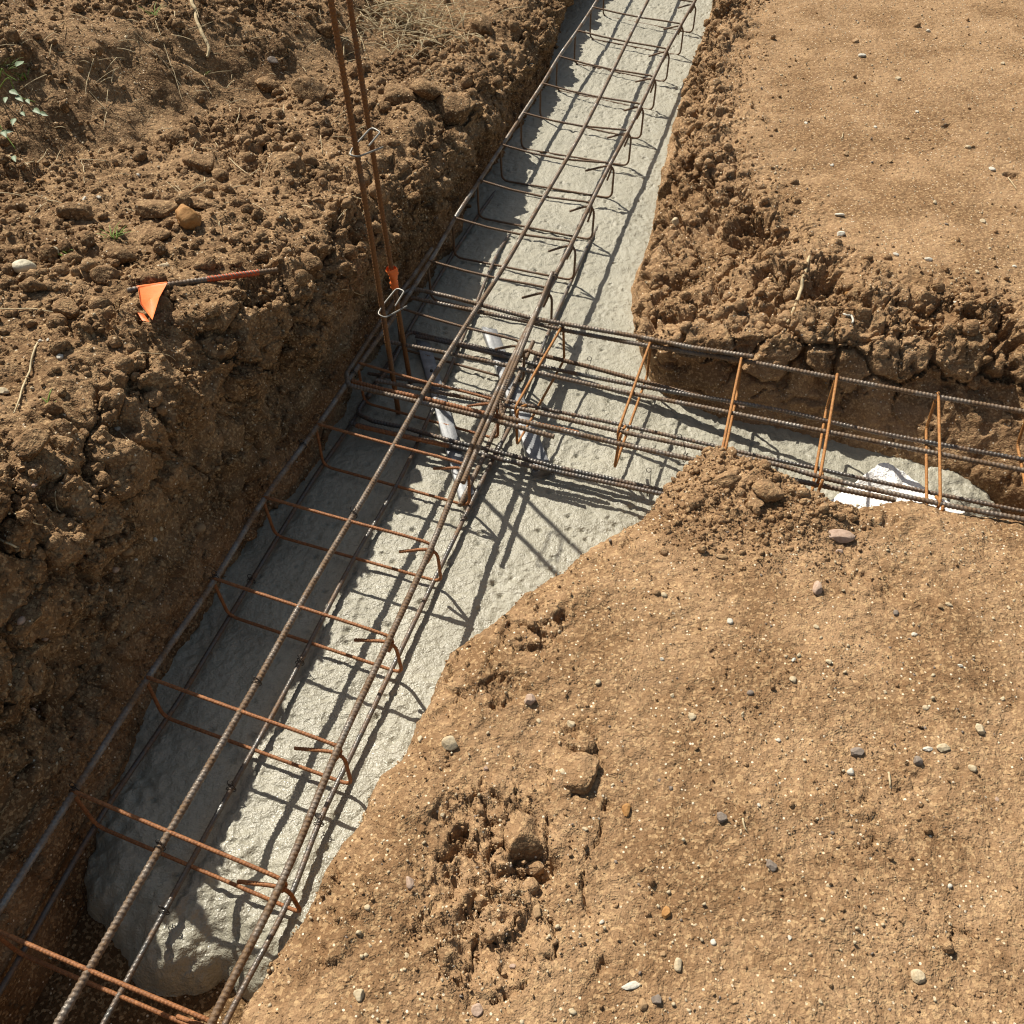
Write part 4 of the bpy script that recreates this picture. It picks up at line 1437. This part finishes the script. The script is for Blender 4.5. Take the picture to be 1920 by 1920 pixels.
def scatter(bank, n, weight, smin, smax, power, seed, base=ICO1, lift=0.2):
    rs = np.random.default_rng(seed)
    idx = np.nonzero(bank.ok & (weight > 0))[0]
    area = np.ones(len(idx))
    G = bank.P.reshape(bank.n, bank.T, 3)
    ea = np.linalg.norm(np.gradient(G, axis=0), axis=2) * np.linalg.norm(np.gradient(G, axis=1), axis=2)
    p = weight[idx] * ea.ravel()[idx]
    p = p / p.sum()
    pick = rs.choice(idx, n, p=p)
    u = rs.random(n)
    size = (smin ** (-power) + u * (smax ** (-power) - smin ** (-power))) ** (-1 / power)
    V0, F0 = base
    k = len(V0)
    jit = 1 + (0.32 if k < 20 else 0.13) * rs.normal(size=(n, k, 1)).clip(-1.6, 1.6)
    sc = rs.uniform(0.6, 1.15, (n, 1, 3))
    # random rotations
    q_ = rs.normal(size=(n, 4))
    q_ /= np.linalg.norm(q_, axis=1, keepdims=True)
    w, x, y, z_ = q_.T
    R = np.stack([1 - 2 * (y * y + z_ * z_), 2 * (x * y - z_ * w), 2 * (x * z_ + y * w), 2 * (x * y + z_ * w), 1 - 2 * (x * x + z_ * z_), 2 * (y * z_ - x * w),
                  2 * (x * z_ - y * w), 2 * (y * z_ + x * w), 1 - 2 * (x * x + y * y)], 1).reshape(n, 3, 3)
    V = np.einsum('nij,nkj->nki', R, V0[None] * jit * sc) * size[:, None, None]
    ctr = bank.P[pick] + bank.N[pick] * (size * lift)[:, None] + rs.normal(size=(n, 3)) * 0.002
    V = V + ctr[:, None]
    Fc = F0[None] + (np.arange(n) * k)[:, None, None]
    return V.reshape(-1, 3), Fc.reshape(-1, 3)


wz = np.clip(west.N[:, 2], 0, 1)
ww = (0.10 + sstep(wz, 0.35, 0.8)) * (0.35 + sstep(fbm(west.base, 0.3, 3, 41), -0.35, 0.35)) * (1 - 0.8 * sstep(west_sd, -0.02, 0.03) * (1 - sstep(west_sd, 0.16, 0.3)))
Va = join([scatter(west, 34000, ww, 0.0020, 0.008, 1.9, 11, ICO1, 0.0), scatter(west, 3600, ww ** 1.5, 0.007, 0.026, 1.8, 31, ICO2, 0.15)])
wallw = (1 - sstep(wz, 0.3, 0.6)) * (0.15 + sstep(fbm(west.base, 0.15, 3, 46), -0.2, 0.4)) * (west.P[:, 2] > -0.28)
Vb = scatter(west, 14000, wallw, 0.002, 0.010, 1.9, 17, ICO1, -0.1)
V1, F1_ = join([Va, Vb])
o = mesh_from('soil_crumbs', V1, F1_, M['soil_left'], False)
tag(o, 'loose brown soil crumbs strewn over the west bank', 'soil crumbs', kind='stuff')
nw = 0.06 + sstep(nor.t, 1.7, 2.2) * (1 - sstep(nor.t, 3.0, 4.2))
nw = nw * (0.3 + sstep(fbm(nor.base, 0.25, 3, 42), -0.3, 0.3))
V1, F1_ = join([scatter(nor, 15000, nw, 0.0022, 0.008, 2.0, 12, ICO1, -0.05), scatter(nor, 1100, nw ** 1.5, 0.007, 0.026, 1.8, 32, ICO2, 0.05)])
tw = 0.05 + 1.5 * (1 - sstep(tipd, 0.12, 0.3)) + 0.5 * sstep(rough, 0.5, 0.9) + 0.25 * sstep(fbm(near.base, 0.2, 3, 43), 0.0, 0.4)
V2, F2_ = join([scatter(near, 17000, tw, 0.0011, 0.0055, 2.1, 13, ICO1, -0.1), scatter(near, 420, tw ** 2, 0.005, 0.014, 1.8, 33, ICO2, 0.0)])
o = mesh_from('soil_crumbs', np.vstack([V1, V2]), np.vstack([F1_, F2_ + len(V1)]), M['soil_right'], False)
tag(o, 'loose tan soil crumbs strewn over the right hand banks', 'soil crumbs', kind='stuff')
ga = scatter(near, 3000, 0.10 + sstep(fbm(near.base, 0.22, 3, 44), -0.15, 0.45), 0.0011, 0.0042, 2.0, 14, ICO1, 0.15)
gb = scatter(nor, 2600, 0.3 + sstep(nor.t, 3.0, 3.6), 0.0018, 0.0055, 2.2, 15, ICO1, 0.15)
gc = scatter(west, 1500, 0.3 + wz, 0.0016, 0.006, 2.0, 16, ICO1, 0.15)
V, q = join([ga, gb, gc])
o = mesh_from('gravel', V, q, M['cream'], False)
tag(o, 'fine pale gravel grains scattered over the bare soil', 'gravel', kind='stuff')
gd = scatter(near, 350, 0.4 + sstep(fbm(near.base, 0.3, 2, 45), -0.3, 0.4), 0.0013, 0.0045, 2.0, 24, ICO1, 0.15)
ge = scatter(nor, 250, 0.3 + sstep(nor.t, 3.0, 3.6), 0.002, 0.0055, 2.2, 25, ICO1, 0.15)
V, q = join([gd, ge])
o = mesh_from('gravel', V, q, M['grey'], False)
tag(o, 'fine dark gravel grains scattered over the bare soil', 'gravel', kind='stuff')

# straws, roots and sprigs


def soil_path(pts, lift=0.004, n=9, wob=0.004):
    """a path lying on the soil through surveyed points"""
    P_ = []
    for k in range(len(pts) - 1):
        for f_ in np.linspace(0, 1, n, endpoint=(k == len(pts) - 2)):
            u = pts[k][0] * (1 - f_) + pts[k + 1][0] * f_
            v = pts[k][1] * (1 - f_) + pts[k + 1][1] * f_
            s_ = surf_at(u, v)
            if s_ is not None:
                P_.append(s_[0] + s_[1] * lift)
    P_ = np.array(P_)
    if len(P_) < 4:
        return None
    for _ in range(4):
        P_[1:-1] = 0.5 * P_[1:-1] + 0.25 * (P_[:-2] + P_[2:])
    P_ = P_ + wob * np.stack([fbm(P_, 0.05, 2, 71 + k) for k in range(3)], 1)
    return P_


straws = [([(184, 90), (168, 130), (159, 178)], 1.3), ([(325, 25), (334, 67)], 1.6), ([(70, 646), (55, 700), (25, 779)], 2.0), ([(15, 958), (45, 970), (73, 988)], 1.6),
          ([(0, 1012), (40, 1030), (73, 1048)], 1.6), ([(290, 40), (320, 120), (340, 190)], 1.0), ([(250, 60), (300, 110), (360, 190)], 0.9),
          ([(350, 120), (400, 180)], 1.6), ([(400, 165), (490, 172)], 0.9), ([(0, 583), (60, 580), (110, 588)], 1.3), ([(165, 168), (200, 210)], 1.0),
          ([(90, 285), (50, 320)], 1.1), ([(115, 285), (90, 320)], 1.1), ([(155, 305), (157, 345)], 1.0), ([(450, 205), (438, 255)], 1.2), ([(505, 290), (490, 350)], 1.0),
          ([(383, 335), (385, 370)], 1.1), ([(430, 300), (465, 330)], 1.2), ([(227, 815), (275, 855)], 1.0), ([(640, 540), (680, 552)], 1.0), ([(830, 45), (865, 100), (880, 130)], 1.2),
          ([(770, 10), (830, 60), (838, 80)], 1.3), ([(860, 105), (905, 112)], 1.0), ([(1665, 1447), (1670, 1472)], 1.8), ([(1390, 1535), (1398, 1560)], 1.5), ([(1890, 335), (1905, 355)], 1.4),
          ([(1575, 262), (1582, 250)], 1.3), ([(105, 920), (112, 960)], 1.0), ([(85, 950), (100, 970)], 1.0), ([(262, 663), (320, 667), (330, 678)], 1.0), ([(262, 664), (270, 700)], 1.3)]
for k_, (pts, r_) in enumerate(straws):
    P_ = soil_path(pts, 0.004)
    if P_ is None:
        continue
    where = 'near bank' if pts[0][1] > 1300 else ('north bank' if pts[0][0] > 1100 else 'west bank')
    o = tube('dry_straw', P_, 0.0011 * r_, M['straw'], None, seg=6, step=0.004, taper=[1, 1, 0.9, 0.5])
    tag(o, 'thin dry straw lying on the soil of the %s' % where, 'straw', 'dry straws on the %s' % where)

P_ = soil_path([(352, -30), (360, 10), (368, 40), (378, 70), (390, 92), (392, 112)], 0.008)
tag(tube('dead_root', P_, 0.0062, M['root'], None, seg=9, step=0.003, taper=[1.2, 1.1, 1, 0.9, 1.0, 0.7], wob=0.004), 'thick pale dead root hanging down the upper west bank', 'root')
P_ = soil_path([(1515, 487), (1500, 540), (1482, 608)], 0.006)
tag(tube('flat_root', P_, 0.0048, M['root'], None, seg=9, step=0.003, taper=[0.8, 1, 1, 0.8]), 'straight brown root running down the corner of the north bank', 'root')
P_ = [un(1478, 612, .05), un(1474, 630, .035), un(1455, 650, .03), un(1438, 662, .015), un(1418, 670, -0.002)]
tag(tube('string_root', smooth_path(P_, 0.01), 0.0022, M['root'], None, seg=7, step=0.003), 'thin pale root curling down to the tip of the rusty bar', 'root')
P_ = soil_path([(1582, 592), (1592, 590), (1598, 608)], 0.008)
if P_ is not None:
    tag(tube('white_root', P_, 0.0028, M['white'], None, seg=7, step=0.003), 'short white root stub in the clay wall of the side trench', 'root')

# nest of dead grass at the top of the west bank
parts = []
rs = np.random.default_rng(5)
for k_ in range(230):
    u, v = rs.normal(765, 62), rs.normal(52, 30)
    s_ = surf_at(u, v)
    if s_ is None:
        continue
    a_ = rs.uniform(0, 2 * PI)
    ln = rs.uniform(0.05, 0.17)
    d_ = np.array([math.cos(a_), math.sin(a_), rs.uniform(-0.1, 0.45)])
    p = s_[0] + s_[1] * rs.uniform(0.002, 0.02)
    mid_ = p + d_ * ln * 0.5 + [0, 0, rs.uniform(0, 0.02)]
    e_ = p + d_ * ln + [0, 0, rs.uniform(-0.03, 0.01)]
    parts.append(tube_arrays(smooth_path([p, mid_, e_], ln / 5), rs.uniform(0.0009, 0.0018), seg=6, step=ln / 6))
for k_ in range(170):
    u, v = rs.uniform(0, 700), rs.uniform(10, 420)
    s_ = surf_at(u, v)
    if s_ is None:
        continue
    a_ = rs.uniform(0, 2 * PI)
    ln = rs.uniform(0.02, 0.09)
    d_ = np.array([math.cos(a_), math.sin(a_), rs.uniform(-0.1, 0.35)])
    p = s_[0] + s_[1] * 0.003
    parts.append(tube_arrays(smooth_path([p, p + d_ * ln * 0.5 + [0, 0, .004], p + d_ * ln], ln / 4), rs.uniform(0.0006, 0.0012), seg=6, step=ln / 5))
V, q = join(parts)
tag(mesh_from('dry_grass', V, q, M['straw'], True), 'tangle of dead grass and fine roots on the upper west bank', 'dry grass', kind='stuff')


def blade(p, d_, ln, w_):
    """a bent grass blade with a folded section"""
    d_ = d_ / np.linalg.norm(d_)
    s = np.cross(d_, [0, 0, 1.0])
    s = s / max(np.linalg.norm(s), 1e-6)
    V, q = [], []
    for k in range(7):
        f_ = k / 6
        c_ = p + d_ * ln * f_ + np.array([0, 0, -0.35 * ln * f_ * f_])
        ww_ = w_ * (1 - f_ ** 2) + 0.0001
        V += [c_ - s * ww_, c_ + [0, 0, -ww_ * 0.5], c_ + s * ww_, c_ + [0, 0, ww_ * 0.2]]
    for k in range(6):
        for j_ in range(4):
            q.append((k * 4 + j_, k * 4 + (j_ + 1) % 4, (k + 1) * 4 + (j_ + 1) % 4, (k + 1) * 4 + j_))
    return np.array(V), np.array(q)


def tuft(u, v, n_, ln, lab):
    s_ = surf_at(u, v)
    if s_ is None:
        return
    root = empty('grass_tuft', s_[0], lab, 'grass tuft')
    parts = []
    for k in range(n_):
        a_ = random.uniform(0, 2 * PI)
        d_ = np.array([math.cos(a_) * 0.8, math.sin(a_) * 0.8, random.uniform(0.5, 1.3)])
        parts.append(blade(s_[0] + np.array([random.uniform(-.01, .01), random.uniform(-.01, .01), 0]), d_, ln * random.uniform(0.5, 1.1), 0.0016))
    V, q = join(parts)
    mesh_from('blades', V, q, M['grass'], True, root)


tuft(213, 447, 16, 0.055, 'green grass tuft in front of the flat topped earth slab')
tuft(128, 480, 6, 0.045, 'tiny green grass shoot right of the smaller snail shell')
tuft(288, 30, 12, 0.07, 'grass tuft on the upper step of the west bank')
tuft(385, 142, 6, 0.05, 'sparse grass shoot under the thick dead root')
tuft(84, 752, 5, 0.05, 'tiny grass shoot on the west bank below the long straw')
tuft(5, 135, 12, 0.08, 'grass tuft at the left edge above the leafy sprig')
tuft(42, 150, 12, 0.07, 'grass tuft standing behind the leafy sprig')

# leafy sprig at the left
s0 = surf_at(-6, 175)
s1 = surf_at(40, 205)
s2 = surf_at(5, 250)
if s0 and s1 and s2:
    plant = empty('leafy_sprig', s0[0], 'pale green leafy sprig sprawling over the left edge of the west bank', 'plant')
    stems = [[s0[0], s0[0] + [0.06, -0.02, 0.05], s1[0] + [0, 0, 0.04], surf_at(75, 216)[0] + [0, 0, 0.035]],
             [s0[0], s0[0] + [0.02, -0.05, 0.04], s2[0] + [0, 0, 0.03], surf_at(35, 292)[0] + [0, 0, 0.02]],
             [s0[0], s0[0] + [0.03, 0.02, 0.06], surf_at(25, 180)[0] + [0, 0, 0.06], surf_at(45, 190)[0] + [0, 0, 0.06]]]
    parts = [tube_arrays(smooth_path(s, 0.01), 0.0014, seg=6, step=0.006) for s in stems]
    V, q = join(parts)
    mesh_from('stem', V, q, M['grass'], True, plant)

    def leaf(c, d_, ln, wd):
        d_ = d_ / np.linalg.norm(d_)
        s = np.cross(d_, [0.1, -0.5, 0.85])
        s /= np.linalg.norm(s)
        nn_ = np.cross(s, d_)
        V, q = [], []
        n1, n2 = 8, 4
        for sg in (1, -1):
            for a_ in range(n1 + 1):
                f_ = a_ / n1
                hw = wd * math.sin(PI * f_ ** 0.8) + 0.0002
                for b_ in range(-n2, n2 + 1):
                    g = b_ / n2
                    V.append(c + d_ * ln * f_ + s * hw * g + nn_ * (0.25 * hw * g * g - 0.2 * ln * f_ * f_ + sg * 0.0003))
        row = 2 * n2 + 1
        o2 = (n1 + 1) * row
        for a_ in range(n1):
            for b_ in range(row - 1):
                i_ = a_ * row + b_
                q.append((i_, i_ + 1, i_ + row + 1, i_ + row))
                q.append((o2 + i_, o2 + i_ + row, o2 + i_ + row + 1, o2 + i_ + 1))
        return V, q
    for (u, v, du, dv, px) in [(30, 125, 12, -14, 34), (18, 170, 14, 4, 30), (30, 180, 16, 10, 30), (62, 204, 16, 8, 30), (72, 212, 16, 2, 26), (28, 222, -10, 14, 28),
                               (5, 245, 6, 12, 30), (25, 292, 4, 14, 26), (0, 250, 14, -4, 26), (50, 186, 8, 12, 22), (12, 182, -8, 14, 24), (40, 210, 12, 12, 20)]:
        s_ = surf_at(max(u, -8), v)
        if s_ is None:
            continue
        k = s_[2] / F_PX
        e_ = un(u + du, v + dv, s_[0][2] + 0.05)
        c_ = un(u, v, s_[0][2] + 0.045)
        V, q = leaf(c_, e_ - c_, px * k * 0.85, px * k * 0.17)
        mesh_from('leaf', V, q, M['leaf'], True, plant)

# painted steel pin with its flag, lying on the west bank
sa, sb = surf_at(238, 558), surf_at(525, 511)
pa_, pb_ = sa[0] + sa[1] * 0.012, sb[0] + sb[1] * 0.012
hi = max(0, *(float(surf_at(238 + 287 * f_, 558 - 47 * f_)[0][2] - (pa_[2] * (1 - f_) + pb_[2] * f_)) for f_ in (0.25, 0.4, 0.5, 0.6, 0.8)))
pa_ = pa_ + [0, 0, min(hi, 0.03)]
pb_ = pb_ + [0, 0, min(hi, 0.03) * 0.6]
pin = empty('marker_pin', pa_, 'rebar marker pin with orange paint and a folded orange flag, lying on the west bank', 'marker pin')
lp = lambda f_: pa_ * (1 - f_) + pb_ * f_
tube('pin', [pa_, lp(.5), pb_], 0.0055, M['bar'], pin, **RIB)
tube('paint_band', [lp(.50), lp(.7), lp(.86)], 0.0061, M['paint'], pin, **RIB)
tube('tape_band', [lp(.06), lp(.15), lp(.245)], 0.0074, M['tape'], pin, seg=10, step=0.003, taper=[1.0, 1.05, 1, 1.06, 1])
zf = pa_[2] + 0.010
sheet('flag', [lp(.06) + [0, 0, .004], un(262, 572, zf), un(284, 602, zf - .01), un(297, 560, zf), lp(.245) + [0, 0, .004]], 0.0008, M['tape'], pin, 0.003)
sheet('flag', [un(258, 586, zf - .01), un(268, 602, zf - .015), un(281, 604, zf - .012), un(270, 588, zf - .008)], 0.0008, M['tape'], pin, 0.002)

# wood chip on the near bank
s_ = surf_at(1185, 1847)
V, Fc = rock_verts((0.019, 0.0055, 0.003), 31, 0.9, ICO3, 0.2)
place('wood_chip', V, Fc, M['white'], s_[0], s_[1], 0.3, 0.2, 'bleached splinter of wood on the near bank at the bottom', 'wood chip')

# ------------------------------------------------------------------ light, sky, camera
sun = bpy.data.lights.new('sun', 'SUN')
sun.energy = 4.6
sun.angle = math.radians(0.53)
sun.color = (1.0, 0.94, 0.83)
so = bpy.data.objects.new('sun', sun)
C.objects.link(so)
to_sun = Vector((math.cos(SUN_EL) * math.sin(SUN_AZ), math.cos(SUN_EL) * math.cos(SUN_AZ), math.sin(SUN_EL)))
so.rotation_euler = to_sun.to_track_quat('Z', 'Y').to_euler()
so.location = to_sun * 30

w = bpy.data.worlds.new('World')
bpy.context.scene.world = w
w.use_nodes = True
nt = w.node_tree
bg = nt.nodes['Background']
sky = nt.nodes.new('ShaderNodeTexSky')
sky.sky_type = 'NISHITA'
sky.sun_disc = False
sky.sun_elevation = SUN_EL
sky.sun_rotation = SUN_AZ
sky.air_density = 1.0
sky.dust_density = 1.5
tint = nt.nodes.new('ShaderNodeMix')            # the camera's warm white balance
tint.data_type = 'RGBA'
tint.blend_type = 'MULTIPLY'
tint.inputs[0].default_value = 1.0
tint.inputs[7].default_value = (1.10, 0.98, 0.80, 1)
nt.links.new(sky.outputs[0], tint.inputs[6])
nt.links.new(tint.outputs[2], bg.inputs[0])
bg.inputs[1].default_value = 0.072

cam = bpy.data.cameras.new('camera')
cam.sensor_width = 36
cam.sensor_fit = 'HORIZONTAL'
cam.lens = 36 * F_PX / 1920
cam.clip_start = 0.05
cam.clip_end = 400
co = bpy.data.objects.new('camera', cam)
C.objects.link(co)
from mathutils import Matrix
co.matrix_world = Matrix(((_R[0], _U[0], -_F[0], 0), (_R[1], _U[1], -_F[1], 0), (_R[2], _U[2], -_F[2], CAM_H), (0, 0, 0, 1)))
sc = bpy.context.scene
sc.camera = co
sc.view_settings.view_transform = 'Standard'
sc.view_settings.look = 'None'
sc.view_settings.exposure = 0.55
sc.cycles.filter_width = 1.15
sc.view_settings.gamma = 1.0
sc.view_settings.use_curve_mapping = False
